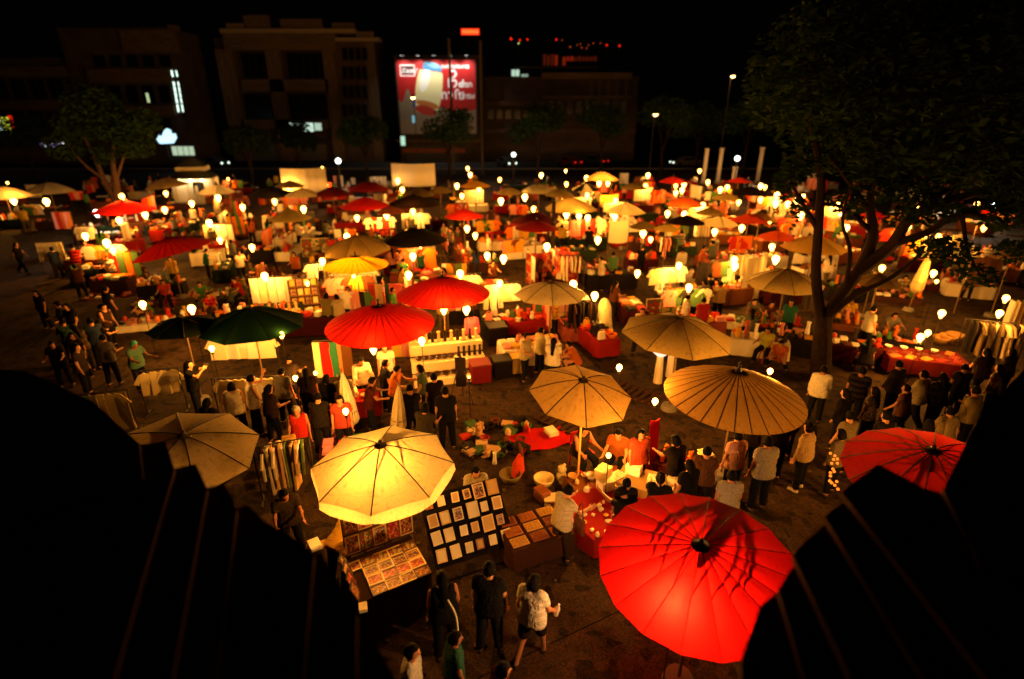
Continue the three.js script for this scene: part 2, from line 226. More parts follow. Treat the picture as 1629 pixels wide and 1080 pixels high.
{ // red roofline lettering, dim, and the hillside of tiny lights behind it
  const t = thing('roof_lettering', 'dim red rooftop lettering on the long low block', 'sign'), r = rng(9);
  part(t, 'rail', rectAt(818, 106, 952, 108, -99, 0.2), frameMat); for (const X of [822, 860, 900, 948]) part(t, 'post', rectAt(X, 107, X + 1.2, 124, -99, 0.2), frameMat);
  for (let i = 0; i < 14; i++) { const X = 864 + i * 6.2; if (i === 4) continue; part(t, 'letter', rectAt(X, 86 + (i > 4 ? 3 : 0) + r() * 2, X + 4.6, i > 5 ? 97 : 104, -99, 0.15, 0.05), glow(0.8, 0.03, 0.004, i > 2 && i < 8 ? 0.14 : 0.04)); }
}
{ const r = rng(21), spots = [[813, 62, 2.2, 1], [827, 64, 1.6, 1], [825, 69, 1.3, 2], [839, 63, 1.6, 1], [885, 63, 1.6, 1], [965, 72, 1.6, 1], [985, 73, 1.6, 1], [907, 75, 1.4, 3], [923, 70, 1, 3], [925, 76, 1.2, 3], [933, 77, 1.2, 3], [944, 69, 1, 3], [918, 72, 1, 3], [936, 72, 1, 3], [894, 64, 1, 3], [955, 69, 1, 3]];
  const tw = thing('radio_mast_row', 'row of dim masts carrying small red warning lights above the low block', 'mast');
  for (const [X, Y, s, k] of spots) { const p = onZ(X, Y, -118); part(tw, 'mast', box(0.1, p.y, 0.1, p.x, p.y / 2, p.z), frameMat); part(tw, 'warning_light', new THREE.SphereGeometry(s * 0.085, 8, 6).translate(p.x, p.y, p.z + 0.2), k === 1 ? glow(1, 0.015, 0.003, 1.6) : k === 2 ? glow(0.6, 0.9, 0.2, 1.5) : glow(1, 0.12, 0.02, 0.5)); }
}
// street lights and globe lamps
function streetLight(px, py, h, r, cd, label, col = [1, 0.5, 0.14], e = 12) {
  const p = at(px, py, h > CH ? 0 : h), q = h > CH ? onZ(px, py, -70) : p, t = thing('street_light', label, 'street light', null, V3(q.x, 0, q.z));
  part(t, 'pole', cyl(0.035, 0.06, q.y, 8, 0, q.y / 2, -0.6), frameMat); part(t, 'arm', bar(V3(0, q.y - 0.02, -0.6), V3(0, q.y + 0.12, 0), 0.035), frameMat); part(t, 'hood', new THREE.SphereGeometry(r * 1.15, 10, 6, 0, 2 * PI, 0, PI / 2).translate(0, q.y + 0.02, 0), frameMat);
  const b = part(t, 'bulb', new THREE.SphereGeometry(r, 12, 8).scale(1.1, 0.85, 1), glow(...col, e), [0, q.y, 0]);
  const l = new THREE.PointLight(new THREE.Color(...col), cd, 0, 2); l.castShadow = true; b.add(l); return t;
}
streetLight(1043, 182, 9, 0.24, 26, 'lit street light high over the dark row of trees'); streetLight(1166, 121, 9, 0.22, 16, 'lit street light highest above the white gate posts'); streetLight(657, 155, 9, 0.23, 20, 'lit street light standing before the red billboard');
function globeLamp(px, py, h, label) {
  const p = at(px, py, h), t = thing('globe_lamp', label, 'street light', null, V3(p.x, 0, p.z));
  part(t, 'pole', cyl(0.05, 0.07, p.y - 0.24, 8, 0, (p.y - 0.24) / 2, 0), frameMat); part(t, 'collar', cyl(0.12, 0.08, 0.1, 10, 0, p.y - 0.25, 0), frameMat);
  const b = part(t, 'globe', new THREE.SphereGeometry(0.24, 16, 12), glow(0.95, 1, 0.85, 4), [0, p.y, 0]); const l = new THREE.PointLight(new THREE.Color(0.95, 1, 0.85), 14, 0, 2); l.castShadow = true; b.add(l);
}
globeLamp(538, 256, 3.6, 'white globe lamp on a post between the white banners'); globeLamp(1173, 252, 3.6, 'white globe lamp on a post behind the white gate posts'); globeLamp(817, 246, 3.2, 'greenish white globe lamp on a post by the far road');
{ // plain tall posts before the billboard
  for (const [X, y0, lab] of [[714, 62, 'tall square steel post crossing the billboard face'], [764, 66, 'tall square steel post beside the billboard edge']]) { const a = onZ(X, y0, -76), t = thing('steel_post', lab, 'post', null, V3(a.x, 0, a.z)); part(t, 'shaft', rbox(0.3, a.y, 0.3, 0.03, 0, a.y / 2, 0), mat('#4a3e2c', 0.8)); part(t, 'base_plate', box(0.7, 0.12, 0.7, 0, 0.06, 0), frameMat); part(t, 'cap', box(0.38, 0.1, 0.38, 0, a.y + 0.05, 0), frameMat); }
}
{ // white gate posts, far right
  for (const [X, y0, y1, k] of [[1118, 238, 292, 0], [1141, 237, 292, 0], [1165, 267, 300, 1], [1204, 236, 292, 0]]) {
    const b = at(X, y1, 0), top = V3(b.x, 0, b.z), h = onZ(X, y0, b.z).y; const t = thing('gate_post', k ? 'short white painted post beside the tall white gate posts' : 'tall white painted gate post behind the far stalls', 'post', k ? null : 'white gate posts behind the far stalls', top);
    part(t, 'shaft', rbox(0.34, h, 0.34, 0.03, 0, h / 2, 0), mat('#d8d0be', 0.85)); part(t, 'cap', rbox(0.46, 0.12, 0.46, 0.03, 0, h + 0.06, 0), mat('#d8d0be', 0.85)); part(t, 'plinth', rbox(0.6, 0.3, 0.6, 0.03, 0, 0.15, 0), mat('#9c9484', 0.8));
  }
}
{ // the kiosk with a two-tier hipped roof
  const p = at(318, 322, 0), k = depthOf(p) / F, w = 58 * k, t = thing('kiosk', 'white wooden kiosk with a two-tier grey roof and lit eaves', 'kiosk', null, p, 0.25), hw = w / 2, wm = mat('#cfc9b4', 0.7), rm = mat('#55503f', 0.8);
  const hip = (a, b, y0, y1) => { const g = new THREE.CylinderGeometry(b * 0.72, a * 0.72 * 1.414 / 1.0, y1 - y0, 4, 1).rotateY(PI / 4).translate(0, (y0 + y1) / 2, 0); return g; };
  for (let i = 0; i < 8; i++) part(t, 'wall_board', box(w / 8 - 0.02, 2.2, 0.08, -hw + w / 8 * (i + 0.5), 1.1, hw * 0.7), wm);
  part(t, 'wall', box(w - 0.1, 2.2, 0.1, 0, 1.1, -hw * 0.7), wm); for (const s of [-1, 1]) { part(t, 'wall', box(0.1, 2.2, hw * 1.4 - 0.2, s * (hw - 0.06), 1.1, 0), wm); part(t, 'window', box(0.04, 0.8, 0.9, s * (hw + 0.0), 1.5, 0.1), glassDark); }
  part(t, 'window', box(0.9, 0.9, 0.05, 0.5, 1.5, hw * 0.7 + 0.06), glassDark); part(t, 'door', box(0.8, 1.9, 0.05, -0.9, 0.95, hw * 0.7 + 0.06), mat('#e6e2d2', 0.6)); part(t, 'sill', box(1.1, 0.06, 0.25, 0.5, 1.02, hw * 0.7 + 0.12), wm);
  part(t, 'roof', hip(hw * 1.35, hw * 0.95, 2.25, 2.9), rm); part(t, 'clerestory', box(w * 0.72, 0.35, w * 0.5, 0, 3.02, 0), mat('#e0d4a8', 0.7)); part(t, 'upper_roof', hip(hw * 0.95, hw * 0.4, 3.2, 3.9), rm);
  for (const X of [-0.9, 0, 0.9]) { const b = part(t, 'eave_lamp', new THREE.SphereGeometry(0.09, 10, 8), glow(1, 0.8, 0.45, 6), [X, 2.12, hw * 0.7 + 0.35]); const l = new THREE.PointLight(new THREE.Color(1, 0.72, 0.35), 2.2, 0, 2); l.castShadow = true; b.add(l); }
}
// cars and tail lights on the far road
function car(px, z, col, face, label) {
  const p = onZ(px, 262, z), t = thing('parked_car', label, 'car', null, V3(p.x, 0.01, z), face), s = new THREE.Shape();
  s.moveTo(-2.1, 0.35); s.lineTo(-2.1, 0.8); s.quadraticCurveTo(-1.9, 0.95, -1.2, 0.98); s.quadraticCurveTo(-0.7, 1.42, 0, 1.44); s.quadraticCurveTo(0.9, 1.44, 1.4, 1.0); s.quadraticCurveTo(2, 0.95, 2.12, 0.75); s.lineTo(2.12, 0.35); s.closePath();
  part(t, 'body', new THREE.ExtrudeGeometry(s, { depth: 1.5, bevelEnabled: true, bevelSize: 0.08, bevelThickness: 0.08, bevelSegments: 2 }).translate(0, 0, -0.75), mat(col, 0.35));
  for (const X of [-1.3, 1.3]) for (const Z of [-0.75, 0.75]) part(t, 'wheel', cyl(0.33, 0.33, 0.22, 14).rotateX(PI / 2), mat('#0c0c0c', 0.8), [X, 0.33, Z]);
  part(t, 'side_window', box(1.7, 0.34, 1.68, 0.15, 1.16, 0), glassDark);
  for (const Z of [-0.55, 0.55]) { part(t, 'headlight', new THREE.SphereGeometry(0.12, 8, 6), glow(0.8, 1, 0.8, 2.5), [-2.18, 0.68, Z]); part(t, 'tail_light', box(0.06, 0.14, 0.26), glow(1, 0.015, 0.003, 1.2), [2.2, 0.75, Z]); }
}
car(806, -86, '#3c4046', 2.0, 'grey car facing the market with pale headlights on the far road'); car(905, -87, '#4a2018', -1.0, 'dark red car on the far road behind the street trees'); car(945, -88.5, '#26282c', -0.8, 'black car on the far road beside a tree trunk'); car(1090, -86.5, '#55504a', 0.2, 'dusty grey car on the far road near the white gate posts'); car(345, -86, '#45484c', 2.6, 'grey car on the far road behind the kiosk');
// ---------------------------------------------------------------- roofs of the building the picture is taken from
function roofSheet(parent, pts, h, m) {
  const P = pts.map(q => at(q[0], q[1], h)), s = new THREE.Shape(); P.forEach((p, i) => i ? s.lineTo(p.x, -p.z) : s.moveTo(p.x, -p.z)); s.closePath();
  part(parent, 'roof_sheet', new THREE.ExtrudeGeometry(s, { depth: 0.05, bevelEnabled: false }).rotateX(-PI / 2).translate(0, h - 0.05, 0), m);
}
{
  const m = mat('#5a4030', 0.95), l = thing('stepped_roof', 'dark stepped roof edge below the viewpoint beside the tan parasol', 'roof'), r = thing('stepped_roof', 'dark stepped roof edge below the viewpoint beside the glowing red parasol', 'roof');
  const LS = [[[-260, 575], [40, 590], [150, 640], [222, 706], [228, 760], [-500, 1000]], [[100, 690], [222, 707], [263, 702], [278, 746], [60, 1500], [-700, 1300]], [[120, 730], [278, 745], [312, 738], [330, 778], [160, 1700], [-400, 1500]], [[180, 760], [328, 776], [357, 770], [377, 811], [250, 1900], [0, 1500]], [[220, 790], [375, 809], [394, 803], [420, 828], [478, 862], [500, 884], [400, 2000], [150, 1900]], [[300, 860], [498, 880], [512, 878], [535, 922], [568, 976], [560, 1800], [300, 2000]], [[420, 960], [566, 972], [584, 1006], [606, 1038], [634, 1085], [700, 1300], [600, 2000], [300, 1800]]];
  LS.forEach((p, i) => roofSheet(l, p, 5.05 - i * 0.06, m)); part(l, 'post', box(0.16, 4.6, 0.16, -5.5, 2.3, -4), m); part(l, 'post', box(0.16, 4.4, 0.16, -1.7, 2.2, -1.4), m);
  const RS = [[[1720, 480], [1629, 588], [1562, 655], [1537, 705], [1500, 778], [1560, 900], [2300, 1100], [2300, 500]], [[1397, 738], [1350, 773], [1338, 782], [1700, 1250], [2100, 1100], [1500, 785], [1470, 776]], [[1360, 786], [1322, 812], [1312, 822], [1600, 1300], [1900, 1150], [1480, 850]], [[1330, 818], [1268, 872], [1262, 884], [1500, 1400], [1800, 1300], [1440, 890]], [[1285, 884], [1258, 905], [1238, 938], [1400, 1500], [1700, 1400], [1400, 950]], [[1248, 934], [1210, 962], [1192, 1010], [1178, 1048], [1200, 1600], [1600, 1500], [1400, 1000]]];
  RS.forEach((p, i) => roofSheet(r, p, 5.05 - i * 0.06, m)); part(r, 'post', box(0.16, 4.6, 0.16, 6.2, 2.3, -4), m); part(r, 'post', box(0.16, 4.4, 0.16, 1.9, 2.2, -1.4), m);
}
// ---------------------------------------------------------------- trees
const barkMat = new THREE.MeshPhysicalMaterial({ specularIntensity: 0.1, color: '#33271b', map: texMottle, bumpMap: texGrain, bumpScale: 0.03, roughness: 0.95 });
const leafMats = ['#263a12', '#283c13', '#22340f'].map(c => new THREE.MeshPhysicalMaterial({ color: c, roughness: 1, specularIntensity: 0.1, transmission: 0.2, thickness: 0, side: THREE.DoubleSide }));
function leafCloud(seed, clumps, n, size) {        // clumps: [x, y, z, rx, ry, rz]
  const r = rng(seed), pos = [], q = new THREE.Quaternion(), e = new THREE.Euler(), vol = clumps.map(c => c[3] * c[4] * c[5]), tot = vol.reduce((a, b) => a + b, 0);
  clumps.forEach((c, ci) => { const k = Math.round(n * vol[ci] / tot);
    for (let i = 0; i < k; i++) { let x, y, z; do { x = r() * 2 - 1; y = r() * 2 - 1; z = r() * 2 - 1; } while (x * x + y * y + z * z > 1);
      const s = size * (0.7 + r() * 0.7), L = [V3(0, 0, -s), V3(s * 0.45, s * 0.12, 0), V3(0, 0, s), V3(-s * 0.45, s * 0.12, 0)]; e.set(r() * 2.4 - 1.2, r() * 6.3, r() * 2.4 - 1.2); q.setFromEuler(e); L.forEach(v => { v.applyQuaternion(q); v.x += c[0] + x * c[3]; v.y += c[1] + y * c[4]; v.z += c[2] + z * c[5]; });
      for (const j of [0, 1, 2, 0, 2, 3]) pos.push(L[j].x, L[j].y, L[j].z); } });
  const g = new THREE.BufferGeometry(); g.setAttribute('position', new THREE.Float32BufferAttribute(pos, 3)); g.computeVertexNormals(); return g;
}
function limb(pts, r0, r1, n = 7) {     // tapered bent limb
  const c = new THREE.CatmullRomCurve3(pts), seg = pts.length * 4, g = new THREE.TubeGeometry(c, seg, 1, n, false), p = g.attributes.position;
  for (let i = 0; i <= seg; i++) { const o = c.getPointAt(i / seg), r = r0 + (r1 - r0) * i / seg; for (let j = 0; j <= n; j++) { const k = i * (n + 1) + j; p.setXYZ(k, o.x + (p.getX(k) - o.x) * r, o.y + (p.getY(k) - o.y) * r, o.z + (p.getZ(k) - o.z) * r); } }
  g.computeVertexNormals(); return g;
}
function tree(px, py, h, cr, seed, label, n = 2600) {
  const p = at(px, py, 0), r = rng(seed), t = thing('street_tree', label, 'tree', null, p), L = [], cl = [], f = h * 0.36;
  L.push(limb([V3(0, -0.1, 0), V3(0.05, f * 0.5, 0.02), V3(r() * 0.3 - 0.15, f, 0)], 0.2, 0.13));
  for (let i = 0; i < 5; i++) { const a = i * 1.256 + r(), d = cr * (0.45 + 0.3 * r()), y = h * (0.58 + 0.25 * r()); L.push(limb([V3(0, f * 0.9, 0), V3(Math.cos(a) * d * 0.35, f + (y - f) * 0.55, Math.sin(a) * d * 0.35), V3(Math.cos(a) * d, y, Math.sin(a) * d)], 0.1, 0.03, 5)); cl.push([Math.cos(a) * d, y + 0.2, Math.sin(a) * d, cr * (0.4 + 0.2 * r()), h * 0.13 + r() * 0.4, cr * (0.4 + 0.2 * r())]); }
  for (let i = 0; i < 5; i++) { const a = r() * 6.3, d = cr * r() * 0.8; cl.push([Math.cos(a) * d, h * (0.62 + 0.32 * r()), Math.sin(a) * d, cr * 0.4, h * 0.1, cr * 0.4]); }
  part(t, 'trunk', merge(L), barkMat); part(t, 'crown', leafCloud(seed + 1, cl, n, 0.19), leafMats[seed % 3]); return t;
}
{ // the lit, forked tree by the red parasol
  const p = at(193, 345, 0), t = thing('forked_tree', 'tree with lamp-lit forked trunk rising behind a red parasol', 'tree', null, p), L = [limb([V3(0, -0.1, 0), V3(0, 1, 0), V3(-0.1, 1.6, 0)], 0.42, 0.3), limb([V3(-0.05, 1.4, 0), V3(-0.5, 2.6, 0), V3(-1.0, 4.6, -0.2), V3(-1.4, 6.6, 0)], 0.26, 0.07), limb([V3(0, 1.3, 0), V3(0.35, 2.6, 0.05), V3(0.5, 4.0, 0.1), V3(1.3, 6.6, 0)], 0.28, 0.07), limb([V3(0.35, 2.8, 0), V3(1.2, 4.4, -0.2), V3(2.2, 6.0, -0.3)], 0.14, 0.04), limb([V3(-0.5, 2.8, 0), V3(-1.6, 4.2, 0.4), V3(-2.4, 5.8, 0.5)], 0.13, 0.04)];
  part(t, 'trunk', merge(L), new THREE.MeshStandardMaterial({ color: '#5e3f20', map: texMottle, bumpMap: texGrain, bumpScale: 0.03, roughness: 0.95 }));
  part(t, 'crown', leafCloud(31, [[-1.4, 6.8, 0, 1.7, 1.3, 1.6], [1.3, 6.8, 0, 1.9, 1.4, 1.6], [2.4, 5.4, 0, 1.5, 1.1, 1.3], [-2.6, 5.4, 0.3, 1.5, 1.2, 1.3], [0, 8.2, 0, 2, 1.4, 1.8], [0.2, 4.6, 0.4, 1.0, 0.8, 0.9], [3.6, 7, 0, 1.2, 1, 1.2]], 4200, 0.2), leafMats[1]);
}
tree(404, 300, 6.8, 2.6, 41, 'dim street tree with pale trunk beside the kiosk'); tree(585, 290, 7.5, 3.0, 42, 'dim street tree between the two white banners'); tree(715, 284, 8.4, 3.2, 43, 'dark street tree standing before the billboard foot'); tree(855, 284, 8.6, 3.4, 44, 'dim street tree behind the cream parasols, by the road'); tree(955, 278, 8.8, 3.4, 45, 'dim street tree with a straight trunk near parked cars'); tree(1050, 280, 9.2, 3.8, 46, 'broad dim street tree under the large street light'); tree(1105, 274, 9, 3.4, 47, 'dark street tree directly behind the white gate posts'); tree(1180, 278, 10.5, 4.2, 48, 'tall dark street tree above the post-top globe lamp', 3400); tree(60, 290, 7.5, 3.2, 49, 'dark street tree behind the leftmost cream parasols'); tree(480, 282, 6.6, 2.6, 50, 'dark street tree behind the first white banner'); tree(1265, 290, 9, 3.6, 52, 'leafy tree with lamp-lit lower leaves beyond the dark forked tree', 3200);
{ // large dark forked tree on the right
  const b = at(1306, 600, 0), t = thing('large_forked_tree', 'large dark tree with two bare stems and overhanging leafy boughs', 'tree', null, b), D = b.z;
  const w = (px, py, dz = 0) => onZ(px, py, D + dz).sub(b);
  const L = [limb([V3(0, -0.2, 0), w(1308, 545), w(1310, 500)], 0.32, 0.24, 9), limb([w(1308, 520), w(1298, 440), w(1302, 360), w(1306, 280), w(1290, 190), w(1280, 60)], 0.17, 0.06, 8), limb([w(1308, 515), w(1332, 478), w(1366, 430), w(1388, 380), w(1384, 320), w(1400, 220)], 0.21, 0.07, 8), limb([w(1368, 430), w(1418, 390, 0.4), w(1450, 345, 0.8), w(1500, 322, 1.2), w(1580, 300, 1.6)], 0.2, 0.08), limb([w(1420, 388, 0.4), w(1470, 372, 1), w(1530, 340, 1.6), w(1600, 355, 2)], 0.12, 0.05), limb([w(1303, 370), w(1280, 330), w(1258, 290)], 0.09, 0.03, 5), limb([w(1386, 340), w(1350, 290), w(1320, 250)], 0.1, 0.03, 5), limb([w(1388, 370), w(1340, 330), w(1305, 322)], 0.08, 0.03, 5), limb([w(1530, 340, 1.6), w(1540, 400, 1.8), w(1560, 440, 2)], 0.06, 0.02, 5), limb([w(1345, 460), w(1352, 400, 0.3), w(1340, 350, 0.5), w(1352, 300, 0.6)], 0.08, 0.03, 5), limb([w(1320, 500), w(1360, 470, 0.5), w(1420, 440, 0.9), w(1470, 400, 1.2)], 0.11, 0.03, 6), limb([w(1450, 345, 0.8), w(1440, 300, 0.8), w(1455, 250, 0.8)], 0.07, 0.02, 5), limb([w(1500, 322, 1.2), w(1530, 280, 1.2), w(1545, 230, 1)], 0.06, 0.02, 5)];
  part(t, 'trunk', merge(L), barkMat);
  const C = (px, py, dz, rx, ry, rz) => { const q = w(px, py, dz); return [q.x, q.y, q.z, rx, ry, rz]; };
  part(t, 'crown', leafCloud(61, [C(1290, 120, 0, 1.6, 1.8, 2), C(1400, 120, 0, 2, 2.2, 2.2), C(1520, 140, 1, 2, 2.2, 2.2), C(1610, 220, 1, 1.4, 1.5, 1.6), C(1460, 250, 0.6, 1.3, 0.7, 1.2), C(1350, 240, 0, 1.0, 0.7, 1.2), C(1285, 250, 0, 0.6, 0.6, 1), C(1560, 270, 1.4, 1.3, 0.7, 1)], 8500, 0.13), leafMats[2]);
  part(t, 'low_foliage', leafCloud(62, [C(1500, 395, 1.6, 0.9, 0.35, 0.6), C(1590, 340, 1.8, 0.6, 0.4, 0.6), C(1560, 440, 2, 0.55, 0.3, 0.5), C(1345, 320, 0, 0.5, 0.35, 0.5), C(1440, 300, 0.7, 0.7, 0.4, 0.6), C(1525, 420, 1.9, 0.4, 0.3, 0.4), C(1275, 330, 0, 0.25, 0.4, 0.4), C(1480, 335, 1.2, 0.8, 0.4, 0.6), C(1400, 285, 0.4, 0.8, 0.4, 0.6), C(1620, 300, 1.8, 0.7, 0.6, 0.6), C(1610, 400, 2, 0.5, 0.3, 0.4), C(1250, 290, 0, 0.35, 0.5, 0.4), C(1430, 345, 0.8, 0.35, 0.3, 0.3)], 2600, 0.1), leafMats[2]);
}
// ---------------------------------------------------------------- people
function capsule(a, b, ra, rb) { const ab = b.clone().sub(a), l2 = Math.max(ab.lengthSq(), 1e-9); return (x, y, z) => { const px = x - a.x, py = y - a.y, pz = z - a.z; let t = (px * ab.x + py * ab.y + pz * ab.z) / l2; t = t < 0 ? 0 : t > 1 ? 1 : t; const dx = px - ab.x * t, dy = py - ab.y * t, dz = pz - ab.z * t; return Math.sqrt(dx * dx + dy * dy + dz * dz) - (ra + (rb - ra) * t); }; }
const smin = (a, b, k) => { const h = Math.max(k - Math.abs(a - b), 0) / k; return Math.min(a, b) - h * h * k * 0.25; };
const blend = (list, k) => (x, y, z) => { let d = 1e3; for (const f of list) d = smin(d, f(x, y, z), k); return d; };
const plane = (f, o, n) => (x, y, z) => Math.max(f(x, y, z), (x - o.x) * n.x + (y - o.y) * n.y + (z - o.z) * n.z);      // keep the side away from n
function nets(f, lo, hi, h) {       // surface nets
  const nx = Math.ceil((hi.x - lo.x) / h) + 1, ny = Math.ceil((hi.y - lo.y) / h) + 1, nz = Math.ceil((hi.z - lo.z) / h) + 1, v = new Float32Array(nx * ny * nz), id = new Int32Array(nx * ny * nz).fill(-1), pos = [], idx = [];
  for (let k = 0, q = 0; k < nz; k++) for (let j = 0; j < ny; j++) for (let i = 0; i < nx; i++) v[q++] = f(lo.x + i * h, lo.y + j * h, lo.z + k * h);
  const X = 1, Y = nx, Z = nx * ny, E = [[0, 1], [2, 3], [4, 5], [6, 7], [0, 2], [1, 3], [4, 6], [5, 7], [0, 4], [1, 5], [2, 6], [3, 7]];
  for (let k = 0; k < nz - 1; k++) for (let j = 0; j < ny - 1; j++) for (let i = 0; i < nx - 1; i++) {
    const q = i + j * Y + k * Z, c = [v[q], v[q + X], v[q + Y], v[q + X + Y], v[q + Z], v[q + X + Z], v[q + Y + Z], v[q + X + Y + Z]]; let m = 0; for (let s = 0; s < 8; s++) if (c[s] < 0) m |= 1 << s; if (m === 0 || m === 255) continue;
    let sx = 0, sy = 0, sz = 0, n = 0; for (const [a, b] of E) if ((c[a] < 0) !== (c[b] < 0)) { const t = c[a] / (c[a] - c[b]); sx += (a & 1) + ((b & 1) - (a & 1)) * t; sy += ((a >> 1) & 1) + (((b >> 1) & 1) - ((a >> 1) & 1)) * t; sz += (a >> 2) + ((b >> 2) - (a >> 2)) * t; n++; }
    id[q] = pos.length / 3; pos.push(lo.x + (i + sx / n) * h, lo.y + (j + sy / n) * h, lo.z + (k + sz / n) * h);
  }
  const quad = (a, b, c, d, flip) => { if (flip) idx.push(a, c, b, a, d, c); else idx.push(a, b, c, a, c, d); };
  for (let k = 1; k < nz - 1; k++) for (let j = 1; j < ny - 1; j++) for (let i = 1; i < nx - 1; i++) {
    const q = i + j * Y + k * Z, s = v[q] < 0;
    if (s !== (v[q + X] < 0)) quad(id[q - Y - Z], id[q - Z], id[q], id[q - Y], !s);
    if (s !== (v[q + Y] < 0)) quad(id[q - X - Z], id[q - X], id[q], id[q - Z], !s);
    if (s !== (v[q + Z] < 0)) quad(id[q - X - Y], id[q - Y], id[q], id[q - X], !s);
  }
  const g = new THREE.BufferGeometry(), uv = []; for (let i = 0; i < pos.length; i += 3) uv.push(pos[i] * 1.1 + pos[i + 2] * 0.9, pos[i + 1] * 1.2); g.setAttribute('position', new THREE.Float32BufferAttribute(pos, 3)); g.setAttribute('uv', new THREE.Float32BufferAttribute(uv, 2)); g.setIndex(idx); g.computeVertexNormals(); return g;
}
const POSES = {
  stand: { lean: 0.03, legs: [[0.04, 0.06, 0.05], [-0.03, 0.03, 0.06]], arms: [[0.1, 0.13, 0.2], [0.02, 0.14, 0.25]], head: [0.15, 0] },
  walk: { lean: 0.06, legs: [[0.42, 0.2, 0.03], [-0.25, 0.45, 0.03]], arms: [[-0.3, 0.12, 0.25], [0.35, 0.12, 0.4]], head: [0.1, 0.1] },
  carry: { lean: 0.05, legs: [[0.1, 0.1, 0.05], [-0.06, 0.05, 0.06]], arms: [[0.3, 0.15, 1.2], [0.1, 0.14, 0.35]], head: [0.3, -0.2] },
  hold: { lean: 0.04, legs: [[0.3, 0.15, 0.04], [-0.2, 0.3, 0.04]], arms: [[0.22, 0.2, 0.55], [-0.15, 0.14, 0.2]], head: [0.2, -0.15] },
  browse: { lean: 0.14, legs: [[0.08, 0.06, 0.07], [-0.04, 0.06, 0.07]], arms: [[0.55, 0.18, 1.0], [0.7, 0.14, 0.8]], head: [0.55, 0.15] },
  photo: { lean: 0.0, legs: [[0.05, 0.05, 0.08], [-0.05, 0.05, 0.08]], arms: [[1.25, 0.3, 1.2, -0.6], [1.25, 0.3, 1.2, -0.6]], head: [0.0, 0] },
  point: { lean: 0.05, legs: [[0.06, 0.05, 0.08], [-0.06, 0.05, 0.08]], arms: [[0.3, 0.2, 0.5], [1.35, 0.25, 1.5, -0.2]], head: [0.1, 0.4] },
  bend: { lean: 1.05, legs: [[0.15, 0.15, 0.1], [-0.05, 0.1, 0.1]], arms: [[1.2, 0.15, 0.2], [1.35, 0.1, 0.4]], head: [0.2, 0] },
  sit: { lean: 0.22, legs: [[1.35, 1.35, 0.16], [1.3, 1.25, 0.18]], arms: [[0.6, 0.2, 0.9], [0.7, 0.2, 0.8]], head: [0.45, 0.1] },
  crouch: { lean: 0.45, legs: [[1.95, 2.35, 0.22], [1.75, 2.2, 0.22]], arms: [[0.9, 0.2, 0.5], [1.0, 0.2, 0.4]], head: [0.3, 0] },
};
const figCache = {};
